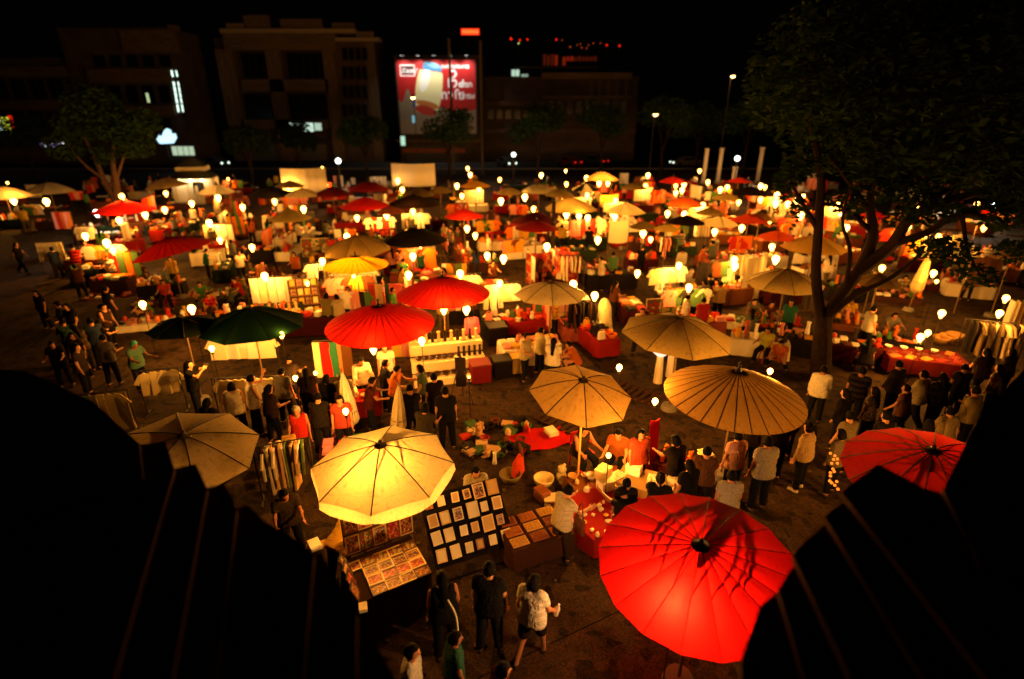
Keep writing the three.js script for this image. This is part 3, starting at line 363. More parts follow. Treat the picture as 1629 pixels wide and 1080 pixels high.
function figure(pose, sleeve, hair, bottom, hi) {
  const key = [pose, sleeve, hair, bottom, hi].join(); if (figCache[key]) return figCache[key];
  const P = POSES[pose], legs = [], arms = [], up = V3(0, Math.cos(P.lean), Math.sin(P.lean)), fwd = V3(0, -Math.sin(P.lean), Math.cos(P.lean)), hip = V3(0, 0, 0);
  [-1, 1].forEach((s, i) => { const [th, kn, ab] = P.legs[i], h0 = V3(s * 0.09, 0, 0), d = a => V3(s * Math.sin(ab), -Math.cos(a) * Math.cos(ab), Math.sin(a) * Math.cos(ab)), k = h0.clone().addScaledVector(d(th), 0.42), an = k.clone().addScaledVector(d(th - kn), 0.4); legs.push([h0, k, an, s]); });
  const low = Math.min(legs[0][2].y, legs[1][2].y); hip.y = -low + 0.075; legs.forEach(l => l.slice(0, 3).forEach(v => v.y += hip.y));
  const on = (u, x = 0, f = 0) => hip.clone().addScaledVector(up, u).addScaledVector(fwd, f).add(V3(x, 0, 0));
  [-1, 1].forEach((s, i) => { const [sw, ab, el, ab2] = P.arms[i], b2 = ab2 === undefined ? ab * 0.3 : ab2, d = (a, b) => V3(s * Math.sin(b), -Math.cos(a) * Math.cos(b), Math.sin(a) * Math.cos(b)), sh = on(0.45, s * 0.175), e = sh.clone().addScaledVector(d(sw, ab), 0.275), wr = e.clone().addScaledVector(d(sw + el, b2), 0.245); arms.push([sh, e, wr, d(sw + el, b2), s]); });
  const [hp, hy] = P.head, hl = P.lean * 0.5 + hp * 0.4, neck = on(0.5), hd = V3(0, Math.cos(hl), Math.sin(hl)), hc = neck.clone().addScaledVector(hd, 0.135).add(V3(0, 0, 0.015));
  const fq = new THREE.Quaternion().setFromEuler(new THREE.Euler(P.lean * 0.45 + hp * 0.7, hy, 0, 'YXZ')), inv = fq.clone().invert(), tv = V3(0, 0, 0);
  const local = (x, y, z) => tv.set(x - hc.x, y - hc.y, z - hc.z).applyQuaternion(inv), fromHead = (x, y, z) => V3(x, y, z).applyQuaternion(fq).add(hc);
  const ell = (v, a, b, c) => { const k0 = Math.hypot(v.x / a, v.y / b, v.z / c), k1 = Math.hypot(v.x / (a * a), v.y / (b * b), v.z / (c * c)); return k1 < 1e-6 ? -Math.min(a, b, c) : k0 * (k0 - 1) / k1; };
  const skull = (x, y, z) => ell(local(x, y, z), 0.074, 0.108, 0.093);
  const headParts = [skull, capsule(fromHead(0, -0.06, 0.035), fromHead(0, -0.085, 0.055), 0.05, 0.034), capsule(fromHead(0, 0.005, 0.092), fromHead(0, -0.022, 0.108), 0.008, 0.014), capsule(fromHead(-0.03, 0.018, 0.084), fromHead(0.03, 0.018, 0.084), 0.012, 0.012), capsule(fromHead(-0.014, -0.055, 0.09), fromHead(0.014, -0.055, 0.09), 0.009, 0.009), capsule(fromHead(-0.075, -0.01, -0.004), fromHead(-0.078, 0.014, -0.01), 0.013, 0.016), capsule(fromHead(0.075, -0.01, -0.004), fromHead(0.078, 0.014, -0.01), 0.013, 0.016)];
  const head = blend(headParts, 0.018);
  const torso = g => [capsule(on(0.02, -0.075), on(0.02, 0.075), 0.105 + g, 0.105 + g), capsule(on(0.05), on(0.3), 0.112 + g, 0.108 + g), capsule(on(0.35, -0.085, 0.005), on(0.35, 0.085, 0.005), 0.105 + g, 0.105 + g), capsule(on(0.46, -0.12), on(0.46, 0.12), 0.055 + g, 0.055 + g)];
  const legCaps = g => legs.flatMap(([a, k, n]) => [capsule(a, k, 0.088 + g, 0.058 + g), capsule(k, n, 0.056 + g, 0.038 + g * 1.4)]);
  const footCaps = g => legs.map(([, , n]) => [capsule(V3(n.x, n.y - 0.03, n.z - 0.03), V3(n.x, n.y - 0.042, n.z + 0.13), 0.036 + g, 0.03 + g)]);
  const armCaps = g => arms.flatMap(([s, e, w]) => [capsule(s, e, 0.05 + g, 0.04 + g), capsule(e, w, 0.039 + g, 0.027 + g)]);
  const all = [hc, hip, ...legs.flatMap(l => l.slice(0, 3)), ...arms.flatMap(a => a.slice(0, 3))], lo = V3(1e3, 1e3, 1e3), hi3 = V3(-1e3, -1e3, -1e3); all.forEach(v => { lo.min(v); hi3.max(v); }); lo.subScalar(0.22); hi3.addScalar(0.22); lo.y = -0.03;
  const cell = hi === 1 ? 0.028 : hi === 2 ? 0.037 : 0.053, palms = arms.map(([, , w, d]) => capsule(w, w.clone().addScaledVector(d, 0.06), 0.026, 0.032));
  let skin = nets(blend([...torso(0), ...legCaps(0), ...footCaps(0).flat(), ...armCaps(0), ...palms, capsule(on(0.44), hc, 0.056, 0.05), head], 0.03), lo, hi3, hi === 1 ? 0.034 : cell);
  if (hi === 1) {       // finer head and hands joined into the same mesh
    const L = [skin, nets(head, hc.clone().subScalar(0.15), hc.clone().addScalar(0.15), 0.012)];
    for (const [, , w, d, s] of arms) { const side = V3(1, 0, 0).cross(d).lengthSq() > 0.05 ? V3(0, 0, 1).sub(d.clone().multiplyScalar(d.z)).normalize() : V3(0, 1, 0), nrm = d.clone().cross(side).multiplyScalar(s), fs = [], lens = [0.07, 0.08, 0.075, 0.058];
      fs.push(capsule(w.clone().addScaledVector(side, -0.02), w.clone().addScaledVector(d, 0.075).addScaledVector(side, -0.026), 0.02, 0.014), capsule(w.clone().addScaledVector(side, 0.015), w.clone().addScaledVector(d, 0.08).addScaledVector(side, 0.022), 0.02, 0.014));
      lens.forEach((l, i) => { const b = w.clone().addScaledVector(d, 0.082).addScaledVector(side, 0.03 - i * 0.02), m = b.clone().addScaledVector(d, l * 0.5).addScaledVector(nrm, -0.012), t = m.clone().addScaledVector(d, l * 0.36).addScaledVector(nrm, -0.026); fs.push(capsule(b, m, 0.0095, 0.009), capsule(m, t, 0.009, 0.008)); });
      const tb = w.clone().addScaledVector(d, 0.028).addScaledVector(side, 0.03), tm = tb.clone().addScaledVector(side, 0.026).addScaledVector(d, 0.026), tt = tm.clone().addScaledVector(d, 0.03).addScaledVector(nrm, -0.012); fs.push(capsule(tb, tm, 0.013, 0.011), capsule(tm, tt, 0.011, 0.009));
      const c = w.clone().addScaledVector(d, 0.08); L.push(nets(blend(fs, 0.008), c.clone().subScalar(0.13), c.clone().addScalar(0.13), 0.0105)); }
    skin = mergeGeometries(L, false);
  }
  const out = { skin, hc: hc.clone(), parts: [], hands: arms.map(([, , w, d]) => w.clone().addScaledVector(d, 0.085)) };
  // top
  const cut = (f, o, n) => plane(f, o, n), g = 0.02, tl = torso(g); tl[0] = capsule(on(-0.05, -0.085), on(-0.05, 0.085), 0.125 + g, 0.125 + g); tl[1] = capsule(on(-0.04), on(0.3), 0.135 + g, 0.118 + g); tl.push(capsule(on(0.06, -0.088), on(0.06, 0.088), 0.12 + g, 0.12 + g), capsule(on(0.2, -0.07), on(0.2, 0.07), 0.112 + g, 0.112 + g));
  const sl = { tank: 0, tee: 0.62, long: 1 }[sleeve], caps = [];
  for (const [s, e, w] of arms) { if (sl > 0) { const m = s.clone().lerp(e, sl), dn = e.clone().sub(s).normalize(); const f = capsule(s, sl === 1 ? e : m, 0.068, sl === 1 ? 0.056 : 0.062); caps.push(sl === 1 ? f : plane(f, m, dn)); if (sl === 1) { const m2 = e.clone().lerp(w, 0.9); caps.push(plane(capsule(e, m2, 0.056, 0.044), m2, w.clone().sub(e).normalize())); } } }
  let top = plane(blend([...tl, ...caps], 0.03), on(-0.1), up.clone().negate()); const nb = on(0.52, 0, 0.02), hole = capsule(nb, on(0.62, 0, 0.03), sleeve === 'tank' ? 0.088 : 0.066, 0.09), t0 = top; top = (x, y, z) => Math.max(t0(x, y, z), -hole(x, y, z)); if (sleeve === 'tank') { const t1 = top, ah = arms.map(([s, e]) => capsule(s.clone().add(V3(Math.sign(s.x) * 0.05, 0, 0)), e, 0.062, 0.05)); top = (x, y, z) => Math.max(t1(x, y, z), -ah[0](x, y, z), -ah[1](x, y, z)); }
  out.parts.push(['shirt', nets(top, lo, hi3, cell)]);
  // bottom
  const shorts = bottom === 'shorts', lc = [capsule(on(0.02, -0.08), on(0.02, 0.08), 0.118, 0.118)];
  if (bottom === 'skirt') { const k = legs[0][1].clone().lerp(legs[1][1], 0.5).add(V3(0, -0.06, 0)); lc.push(plane(capsule(on(0), k, 0.13, 0.2), k, k.clone().sub(on(0)).normalize()), ); }
  else for (const [a, k, n] of legs) { if (shorts) { const m = a.clone().lerp(k, 0.92); lc.push(plane(capsule(a, k, 0.105, 0.092), m, k.clone().sub(a).normalize())); } else { lc.push(capsule(a, k, 0.104, 0.08), plane(capsule(k, n, 0.08, 0.066), n.clone().lerp(k, 0.05), n.clone().sub(k).normalize())); } }
  out.parts.push([bottom === 'skirt' ? 'skirt' : shorts ? 'shorts' : 'trousers', nets(plane(blend(lc, 0.025), on(0.1), up), lo, hi3, cell)]);
  footCaps(0.008).forEach(f => out.parts.push(['shoe', nets(f[0], V3(lo.x, -0.03, lo.z), V3(hi3.x, 1.2, hi3.z + 0.1), hi === 1 ? 0.018 : 0.03)]));
  // hair
  const hairTop = (x, y, z) => { const v = local(x, y, z), e0 = ell(v, 0.092, 0.122, 0.108) ; const face = Math.max(-(v.z - 0.028 - Math.max(0, v.y) * 0.18), (v.y - 0.062)); const nape = -(v.y + (hair === 'short' ? 0.06 : 0.13)); let d = Math.max(e0 + 0.005 * Math.sin(v.x * 95 + v.y * 40) * Math.sin(v.y * 70 + v.z * 55), nape); d = Math.max(d, -Math.max(face, 0.0) + (face < 0 ? -face : 0)); return d; };
  const hl2 = hair === 'long' ? blend([hairTop, capsule(fromHead(0, -0.02, -0.06), on(0.28, 0, -0.125), 0.075, 0.05)], 0.03) : hair === 'bob' ? blend([hairTop, capsule(fromHead(-0.05, -0.07, -0.04), fromHead(0.05, -0.07, -0.04), 0.055, 0.055)], 0.03) : hair === 'tail' ? blend([hairTop, capsule(fromHead(0, 0.05, -0.12), fromHead(0, -0.12, -0.16), 0.04, 0.02)], 0.02) : hairTop;
  out.parts.push(['hair', nets(hl2, hc.clone().sub(V3(0.2, 0.5, 0.32)), hc.clone().addScalar(0.2), hi === 1 ? 0.013 : hi === 2 ? 0.024 : 0.034)]);
  if (hi === 1) { const eg = new THREE.SphereGeometry(0.0105, 8, 6); out.eyes = [-0.03, 0.03].map(x => eg.clone().translate(...fromHead(x, 0.004, 0.083).toArray())); }
  return figCache[key] = out;
}
const SKIN = ['#b07a52', '#a06a44', '#c08a60', '#8f5c3a'].map(c => mat(c, 0.65)), HAIRM = mat('#0c0908', 0.8), EYEM = mat('#120c0a', 0.3);
const COLWORD = { '#e6dcc6': 'white', '#1a1817': 'black', '#b8281c': 'red', '#c8661e': 'orange', '#6b6f5a': 'olive', '#2f6a55': 'teal', '#c9b98a': 'beige', '#d08a80': 'pink', '#d8b43a': 'yellow', '#7a7468': 'grey', '#2d3a55': 'navy', '#4f8a3a': 'green', '#5a3320': 'brown' };
const TOPS = Object.keys(COLWORD);
const POSEWORD = { stand: 'standing', walk: 'walking', hold: 'walking', carry: 'standing with one arm raised', browse: 'leaning over goods', photo: 'holding up a camera', point: 'raising one arm', bend: 'bending down', sit: 'seated', crouch: 'crouching' };
const people = []; function shirtMat(c, i) { const pat = i % 7 === 3 ? texStripe : i % 7 === 5 ? texDot : i % 11 === 6 ? texCheck : texGrain, k = 's' + c + pat.id; return mats[k] || (mats[k] = new THREE.MeshPhysicalMaterial({ color: new THREE.Color(c), map: pat, bumpMap: texFold, bumpScale: 0.006, roughness: 0.95, specularIntensity: 0.15 })); } const tone = c => { const k = new THREE.Color(c), l = k.r * 0.3 + k.g * 0.6 + k.b * 0.1; return k.r > 2.4 * k.g ? 'rust' : l < 0.03 ? 'black' : k.b > k.r ? 'dark blue' : l < 0.09 ? 'dark brown' : l < 0.2 ? 'brown' : 'tan'; };
function person(px, py, o) {
  const f = figure(o.pose || 'stand', o.sleeve || 'tee', o.hair || 'short', o.bottom || 'trousers', o.hi || (o.p && o.p.z < -19 ? 3 : !o.p && py < 440 ? 3 : 2)), s = o.s || 1, p = o.p ? o.p.clone() : at(px, py, f.hc.y * s), yaw = o.yaw === undefined ? PI : o.yaw;
  if (!o.p) { const q = f.hc.clone().multiplyScalar(s).applyAxisAngle(V3(0, 1, 0), yaw); p.x -= q.x; p.z -= q.z; }
  p.y = o.y || 0; const top = o.top || '#e6dcc6', lm = near(p), w = COLWORD[top] || tone(top);
  const label = o.label || (o.dim ? `person in ${w} top and ${o.hair || 'short'} hair ${{ carry: 'browsing', browse: 'stooping' }[o.pose] || POSEWORD[o.pose || 'stand']} ${o.dim}`.replace('tail hair', 'tied hair') : 0) || `person in ${w} top ${POSEWORD[o.pose || 'stand']} near the ${lm}`;
  const t = thing('person', label, 'person', o.label ? o.group : o.dim ? `people ${o.dim}` : `people in ${w} near the ${lm}`, p, yaw); t.scale.setScalar(s);
  part(t, 'body', f.skin, SKIN[o.skin || (people.length % 4)]);
  for (const [n, g] of f.parts) part(t, n, g, n === 'shirt' ? shirtMat(top, o.label ? 0 : people.length) : n === 'hair' ? (o.hairCol ? mat(o.hairCol, 0.7) : HAIRM) : n === 'shoe' ? mat(o.shoe || '#2a2018', 0.6) : shirtMat(o.legs || '#1c1c22', 0));
  if (f.eyes) f.eyes.forEach(e => part(t, 'eye', e, EYEM));
  if (o.pose === 'sit' && !o.chair) stool(p.clone().setY(0), people.length % 2 ? '#8c1c16' : '#2a3a4a', `${people.length % 2 ? 'red' : 'blue'} plastic stool under a seated person near the ${lm}`, `plastic stools near the ${lm}`);
  t.updateMatrixWorld(true); t.hands = f.hands.map(h => t.localToWorld(h.clone())); people.push(t); return t;
}
// ---------------------------------------------------------------- parasols
function fabric(c, tr = 0.42, extra) { const k = 'f' + c + tr + (extra ? JSON.stringify(extra) : ''); return mats[k] || (mats[k] = new THREE.MeshPhysicalMaterial(Object.assign({ color: new THREE.Color(c), map: texStain, roughness: 1, specularIntensity: 0.15, transmission: tr, thickness: 0, side: THREE.DoubleSide }, extra || {}))); }
const geoCache = {};
const cached = (k, f) => geoCache[k] || (geoCache[k] = f());
function panelGeo(n, R, rise, pw, sc, pleat, seg = 7, m = 4) {
  const pos = [], uv = [], idx = [];
  for (let i = 0; i <= seg; i++) for (let j = 0; j <= m; j++) { const t = i / seg, q = 2 * j / m - 1, ph = q * PI / n, r = R * t * (1 - sc * (0.35 + 0.65 * t) * (1 - q * q)), y = rise * (1 - Math.pow(t, pw)) - pleat * R * (1 - q * q) * Math.sin(PI * Math.min(1, t * 0.9)); pos.push(Math.sin(ph) * r, y, Math.cos(ph) * r); uv.push(Math.sin(ph) * r, t * R); }
  for (let i = 0; i < seg; i++) for (let j = 0; j < m; j++) { const a = i * (m + 1) + j, b = a + m + 1; idx.push(a, b, a + 1, a + 1, b, b + 1); }
  const g = new THREE.BufferGeometry(); g.setAttribute('position', new THREE.Float32BufferAttribute(pos, 3)); g.setAttribute('uv', new THREE.Float32BufferAttribute(uv, 2)); g.setIndex(idx); g.computeVertexNormals(); return g;
}
function ribGeo(n, R, rise, pw, r, drop = 0, len = 1) { const P = []; for (let i = 0; i <= 6; i++) { const t = (0.02 + 0.98 * i / 6) * len; P.push(V3(0, rise * (1 - Math.pow(t, pw)) - drop, R * t)); } return tube(P, r, 5, 8); }
function valanceGeo(n, R, sc, d) { const pos = [], idx = [], uv = [], m = 6; for (let j = 0; j <= m; j++) { const q = 2 * j / m - 1, ph = q * PI / n, r = R * (1 - sc * (1 - q * q)), dd = d * (0.55 + 0.45 * Math.sqrt(Math.max(0, 1 - q * q))); for (let i = 0; i < 2; i++) { pos.push(Math.sin(ph) * (r + i * 0.02), -i * dd, Math.cos(ph) * (r + i * 0.02)); uv.push(q, i * 0.2); } } for (let j = 0; j < m; j++) { const a = j * 2; idx.push(a, a + 1, a + 2, a + 2, a + 1, a + 3); } const g = new THREE.BufferGeometry(); g.setAttribute('position', new THREE.Float32BufferAttribute(pos, 3)); g.setAttribute('uv', new THREE.Float32BufferAttribute(uv, 2)); g.setIndex(idx); g.computeVertexNormals(); return g; }
const POLEM = mat('#6a5334', 0.7), IRON = mat('#2a2622', 0.6), KNOB = mat('#0d0b0a', 0.5);
// type: 'canvas' (eight panels) or 'paper' (many bamboo ribs); px, py: its peak; w: width in photo pixels; hp: height of the peak
function parasol(px, py, w, type, col, o = {}) {
  const hp = o.hp || 2.75, p = at(px, py, hp), R = Math.min(o.maxR || 1.85, w * depthOf(p) / F / 2), paper = type === 'paper', n = o.n || (paper ? 28 : 8), rise = R * (o.rise || (paper ? 0.38 : 0.42)), pw = o.pw || (paper ? 1.25 : 1.5), sc = paper ? 0.004 : (o.sc || 0.085), fm = o.mat || fabric(col, o.tr);
  const lm = near(p), t = thing(o.name || (paper ? 'paper_parasol' : 'canvas_parasol'), o.label || `${o.word} ${paper ? 'paper' : 'canvas'} parasol over stalls near the ${lm}`, 'parasol', o.label ? undefined : `${o.word} parasols near the ${lm}`, V3(p.x, 0, p.z));
  const c = new THREE.Group(); c.name = 'canopy'; c.position.set(0, hp - rise, 0); t.add(c);
  // tilt about the top of the pole
  if (o.tilt) { const q = new THREE.Euler(o.tilt[0], 0, o.tilt[1]); const m = new THREE.Matrix4().makeTranslation(0, rise, 0).multiply(new THREE.Matrix4().makeRotationFromEuler(q)).multiply(new THREE.Matrix4().makeTranslation(0, -rise, 0)); c.applyMatrix4(new THREE.Matrix4()); c.rotation.copy(q); const off = V3(0, -rise, 0).applyEuler(q); c.position.set(off.x, hp + off.y, off.z); }
  const spin = o.spin || 0, pg = panelGeo(n, R, rise, pw, sc, paper ? 0.006 : 0.02, paper ? 6 : 8, paper ? 2 : 6);
  if (o.near && (!paper || o.panels)) for (let i = 0; i < n; i++) { const a = i * 2 * PI / n + spin, m = part(c, 'panel', pg, o.pm ? o.pm(i) : fm, null, [0, a, 0]); if (o.valance) part(m, 'valance', cached('v' + n + R, () => valanceGeo(n, R, sc, o.valance)), o.vm || fm); }
  else { const L = []; for (let i = 0; i < n; i++) { L.push(pg.clone().rotateY(i * 2 * PI / n + spin)); if (o.valance) L.push(valanceGeo(n, R, sc, o.valance).rotateY(i * 2 * PI / n + spin)); }
    if (o.pm) { for (let k = 0; k < 2; k++) part(c, 'panel_set', merge(L.filter((_, i) => i % 2 === k)), o.pm(k)); } else part(c, 'cover', mergeVertices(merge(L), 1e-4), fm); }
  if (o.near || o.ribs) { const rg = ribGeo(n, R, rise, pw, o.ribR || (paper ? 0.009 : 0.011), paper ? 0.004 : 0.0), rm = paper ? mat(o.ribCol || '#4a2e14', 0.8) : mat('#3a3020', 0.7); for (let i = 0; i < n; i++) part(c, 'rib', rg, rm, null, [0, (i + 0.5) * 2 * PI / n + spin, 0]); }
  if (o.struts) { const sg = bar(V3(0, rise - R * 0.36, 0.03), V3(0, rise * (1 - Math.pow(0.5, pw)) - 0.012, R * 0.5), 0.009); for (let i = 0; i < n; i++) part(c, 'strut', sg, IRON, null, [0, (i + 0.5) * 2 * PI / n + spin, 0]); part(c, 'runner', cyl(0.06, 0.06, 0.14, 10, 0, rise - R * 0.36, 0), IRON); part(c, 'shaft', cyl(0.022, 0.022, R * 0.4, 8, 0, rise - R * 0.2, 0), IRON); }
  part(c, 'hub', paper ? merge([cyl(0.03, R * 0.085, rise * 0.3, 14, 0, rise * 0.96, 0), cyl(0.03, 0.03, 0.1, 8, 0, rise * 1.1 + 0.04, 0), new THREE.SphereGeometry(0.04, 8, 6).translate(0, rise * 1.1 + 0.1, 0)]) : merge([cyl(0.02, o.cap || 0.11, 0.06, 12, 0, rise + 0.01, 0), new THREE.SphereGeometry(0.035, 8, 6).translate(0, rise + 0.06, 0)]), o.hubMat || (paper ? KNOB : mat('#5a4a30', 0.8)));
  if (o.extra) o.extra(c, R, rise);
  part(t, 'pole', cyl(0.022, 0.026, hp - 0.06, 8, 0, (hp - 0.06) / 2, 0), o.poleMat || POLEM); part(t, 'base', cyl(0.2, 0.24, 0.14, 12, 0, 0.07, 0), mat('#77726a', 0.9)); return t;
}
function closedParasol(px, py, h, col, label, r = 0.16, lean = 0) {
  const p = at(px, py, 0), t = thing('closed_parasol', label, 'parasol', null, p), pts = [V3(0.03, h * 0.3, 0)]; t.rotation.z = lean;
  const g = new THREE.LatheGeometry([[0.03, h * 0.3], [r * 0.7, h * 0.34], [r, h * 0.4], [r * 0.85, h * 0.6], [r * 0.5, h * 0.85], [0.02, h]].map(q => new THREE.Vector2(q[0], q[1])), 24), P = g.attributes.position;
  for (let i = 0; i < P.count; i++) { const a = Math.atan2(P.getZ(i), P.getX(i)), k = 1 + 0.16 * Math.cos(a * 8); P.setX(i, P.getX(i) * k); P.setZ(i, P.getZ(i) * k); } g.computeVertexNormals();
  part(t, 'folded_cover', g, fabric(col, 0.35)); part(t, 'pole', cyl(0.022, 0.022, h + 0.08, 8, 0, (h + 0.08) / 2, 0), POLEM); part(t, 'tie', new THREE.TorusGeometry(r * 0.95, 0.012, 5, 16).rotateX(PI / 2).translate(0, h * 0.5, 0), POLEM); part(t, 'base', cyl(0.18, 0.22, 0.12, 12, 0, 0.06, 0), mat('#77726a', 0.9)); return t;
}
// ---------------------------------------------------------------- lamps
const lamps = [];
function lamp(px, py, h = 1.8, o = {}) {
  const p = at(px, py, h), far = -p.z, v = ((px * 7 + py * 13) % 17) / 17, r = (o.r || Math.min(0.2, 0.07 + far * 0.0035)) * (0.86 + 0.26 * v), lm = near(p), col = o.col || [1, 0.42 + 0.08 * v, 0.06 + 0.04 * v], e = o.e || 10 + 7 * ((v * 5) % 1);
  const t = thing('market_lamp', o.label || `bare glowing bulb on a thin pole near the ${lm}`, 'lamp', o.label ? undefined : `bare bulbs near the ${lm}`, V3(p.x, 0, p.z));
  if (o.hang) { part(t, 'cord', cyl(0.008, 0.008, o.hang, 5, 0, h + r + o.hang / 2, 0), IRON); } else { part(t, 'pole', cyl(0.009, 0.011, h - r - 0.02, 6, 0, (h - r - 0.02) / 2, 0), o.poleMat || mat('#2a2016', 0.9)); }
  part(t, 'socket', cyl(0.03, 0.035, 0.09, 8, 0, o.hang ? h + r + 0.02 : h - r - 0.02, 0), IRON);
  const b = part(t, 'bulb', cached('bulb' + r.toFixed(3), () => lathe([[0.001, -1.25], [0.3, -1.2], [0.42, -0.8], [0.78, -0.2], [0.86, 0.25], [0.72, 0.72], [0.4, 1.0], [0.001, 1.08]].map(q => [q[0] * r, q[1] * r]), 14)), glow(...col, e), [0, h, 0]);
  const l = new THREE.PointLight(o.lcol || BULB, (o.cd || 1) * BULB_CD * (far > 26 ? 1.3 : 1), 0, 2); l.castShadow = true; b.add(l); lamps.push([p.x, p.z, py, px]); return t;
}
// ---------------------------------------------------------------- stall furniture and goods
function skirtGeo(w, d, h0, h1, rip = 0.02) {
  const pos = [], idx = [], N = 48, M = 2; const pt = u => { const L = 2 * (w + d); let s = u * L; if (s < w) return [-w / 2 + s, d / 2, 0, 1]; s -= w; if (s < d) return [w / 2, d / 2 - s, 1, 0]; s -= d; if (s < w) return [w / 2 - s, -d / 2, 0, -1]; s -= w; return [-w / 2, -d / 2 + s, -1, 0]; };
  for (let i = 0; i <= N; i++) { const q = pt((i % N) / N); for (let j = 0; j <= M; j++) { const t = j / M, k = 0.006 + t * (0.02 + rip * (1 + Math.sin(i * 1.7) + 0.6 * Math.sin(i * 0.71))); pos.push(q[0] + q[2] * k, h1 + (h0 - h1) * t, q[1] + q[3] * k); } }
  for (let i = 0; i < N; i++) for (let j = 0; j < M; j++) { const a = i * (M + 1) + j, b = a + M + 1; idx.push(a, a + 1, b, b, a + 1, b + 1); }
  const g = new THREE.BufferGeometry(); g.setAttribute('position', new THREE.Float32BufferAttribute(pos, 3)); g.setIndex(idx); g.computeVertexNormals(); return g;
}
const CLOTHWORD = { '#d8ccb0': 'cream', '#8c1c16': 'red', '#3a2214': 'brown', '#1c1815': 'black', '#6a3c18': 'ochre', '#1f2a18': 'dark green', '#8a4438': 'pink', '#e8e0cc': 'white', '#3a1010': 'maroon' };
function table(p, w, d, h, yaw, col, o = {}) {
  const lm = near(p), word = CLOTHWORD[col] || 'plain', t = thing('market_table', o.label || `market table under ${word} cloth near the ${lm}`, 'table', o.label ? undefined : `${word} covered tables near the ${lm}`, V3(p.x, p.y || 0, p.z), yaw);
  const kw = [w, d, h].join(); part(t, 'tabletop', cached('tt' + kw, () => rbox(w, 0.035, d, 0.012, 0, h - 0.0175, 0)), mat(col, 0.9)); part(t, 'cloth_skirt', cached('sk' + kw + (o.skirt || ''), () => skirtGeo(w, d, h * (o.skirt === undefined ? 0.25 : o.skirt), h - 0.004)), mat(col, 0.95));
  for (const sx of [-1, 1]) for (const sz of [-1, 1]) part(t, 'leg', cached('lg' + h, () => cyl(0.02, 0.02, h - 0.04, 6, 0, (h - 0.04) / 2, 0)), IRON, [sx * (w / 2 - 0.06), 0, sz * (d / 2 - 0.06)]); return t;
}
const local = (p, yaw, x, z, y = 0) => V3(p.x + Math.cos(yaw) * x + Math.sin(yaw) * z, y, p.z - Math.sin(yaw) * x + Math.cos(yaw) * z);
const lathe = (pts, n = 10) => new THREE.LatheGeometry(pts.map(q => new THREE.Vector2(q[0], q[1])), n);
const GOODS = {
  folded_shirt: () => { const g = merge([rbox(0.3, 0.05, 0.36, 0.02, 0, 0.025, 0), rbox(0.29, 0.045, 0.35, 0.02, 0.01, 0.072, -0.005), rbox(0.1, 0.02, 0.06, 0.008, 0, 0.1, 0.12)]); return g; },
  carton: () => merge([rbox(0.24, 0.16, 0.18, 0.008, 0, 0.08, 0), box(0.05, 0.004, 0.182, 0, 0.162, 0)]),
  jar: () => lathe([[0.001, 0], [0.07, 0], [0.085, 0.04], [0.085, 0.13], [0.05, 0.17], [0.055, 0.19], [0.001, 0.2]], 12),
  tall_vase: () => lathe([[0.001, 0], [0.06, 0], [0.07, 0.05], [0.05, 0.22], [0.045, 0.34], [0.065, 0.4], [0.05, 0.4], [0.001, 0.3]], 12),
  handbag: () => merge([new THREE.CylinderGeometry(0.13, 0.17, 0.24, 4, 1).rotateY(PI / 4).scale(1, 1, 0.45).translate(0, 0.12, 0), new THREE.TorusGeometry(0.08, 0.012, 5, 12, PI).translate(0, 0.23, 0)]),
  basket: () => lathe([[0.001, 0.01], [0.11, 0], [0.15, 0.1], [0.16, 0.13], [0.14, 0.13], [0.1, 0.03], [0.001, 0.03]], 14),
  bowl: () => lathe([[0.001, 0], [0.05, 0], [0.1, 0.06], [0.12, 0.09], [0.11, 0.09], [0.05, 0.02], [0.001, 0.018]], 14),
  soft_toy: () => merge([new THREE.SphereGeometry(0.1, 8, 6).scale(1, 1.1, 0.9).translate(0, 0.1, 0), new THREE.SphereGeometry(0.08, 8, 6).translate(0, 0.25, 0.01), new THREE.SphereGeometry(0.03, 5, 4).translate(-0.06, 0.31, 0), new THREE.SphereGeometry(0.03, 5, 4).translate(0.06, 0.31, 0), new THREE.SphereGeometry(0.035, 5, 4).scale(1, 1, 1.8).translate(-0.08, 0.05, 0.08), new THREE.SphereGeometry(0.035, 5, 4).scale(1, 1, 1.8).translate(0.08, 0.05, 0.08)]),
  lacquer_box: () => merge([rbox(0.16, 0.09, 0.12, 0.01, 0, 0.045, 0), rbox(0.17, 0.03, 0.13, 0.01, 0, 0.107, 0)]),
  necklace_tray: () => merge([rbox(0.34, 0.03, 0.24, 0.01, 0, 0.015, 0), ...Array.from({ length: 12 }, (_, i) => new THREE.TorusGeometry(0.03, 0.008, 3, 6).rotateX(PI / 2).translate(-0.12 + (i % 4) * 0.08, 0.038, -0.07 + Math.floor(i / 4) * 0.07))]),
  sandal_pair: () => merge([-0.06, 0.06].flatMap(x => [rbox(0.09, 0.025, 0.25, 0.012, x, 0.0125, 0), new THREE.TorusGeometry(0.04, 0.01, 4, 8, PI).translate(x, 0.02, 0.05)])),
  book_stack: () => merge([rbox(0.2, 0.03, 0.27, 0.004, 0, 0.015, 0), rbox(0.19, 0.035, 0.26, 0.004, 0.008, 0.048, 0.004), rbox(0.2, 0.025, 0.26, 0.004, -0.006, 0.078, -0.005)]),
};
const GCOL = { '#e2d6ba': 'cream', '#b83020': 'red', '#d09a30': 'golden', '#6a3c1e': 'brown', '#d88a7a': 'pink', '#4a6a3a': 'green', '#26201c': 'black', '#d8701e': 'orange', '#f0ead8': 'white', '#3a6a70': 'teal' };
const GKEYS = Object.keys(GCOL), goodsCount = {};
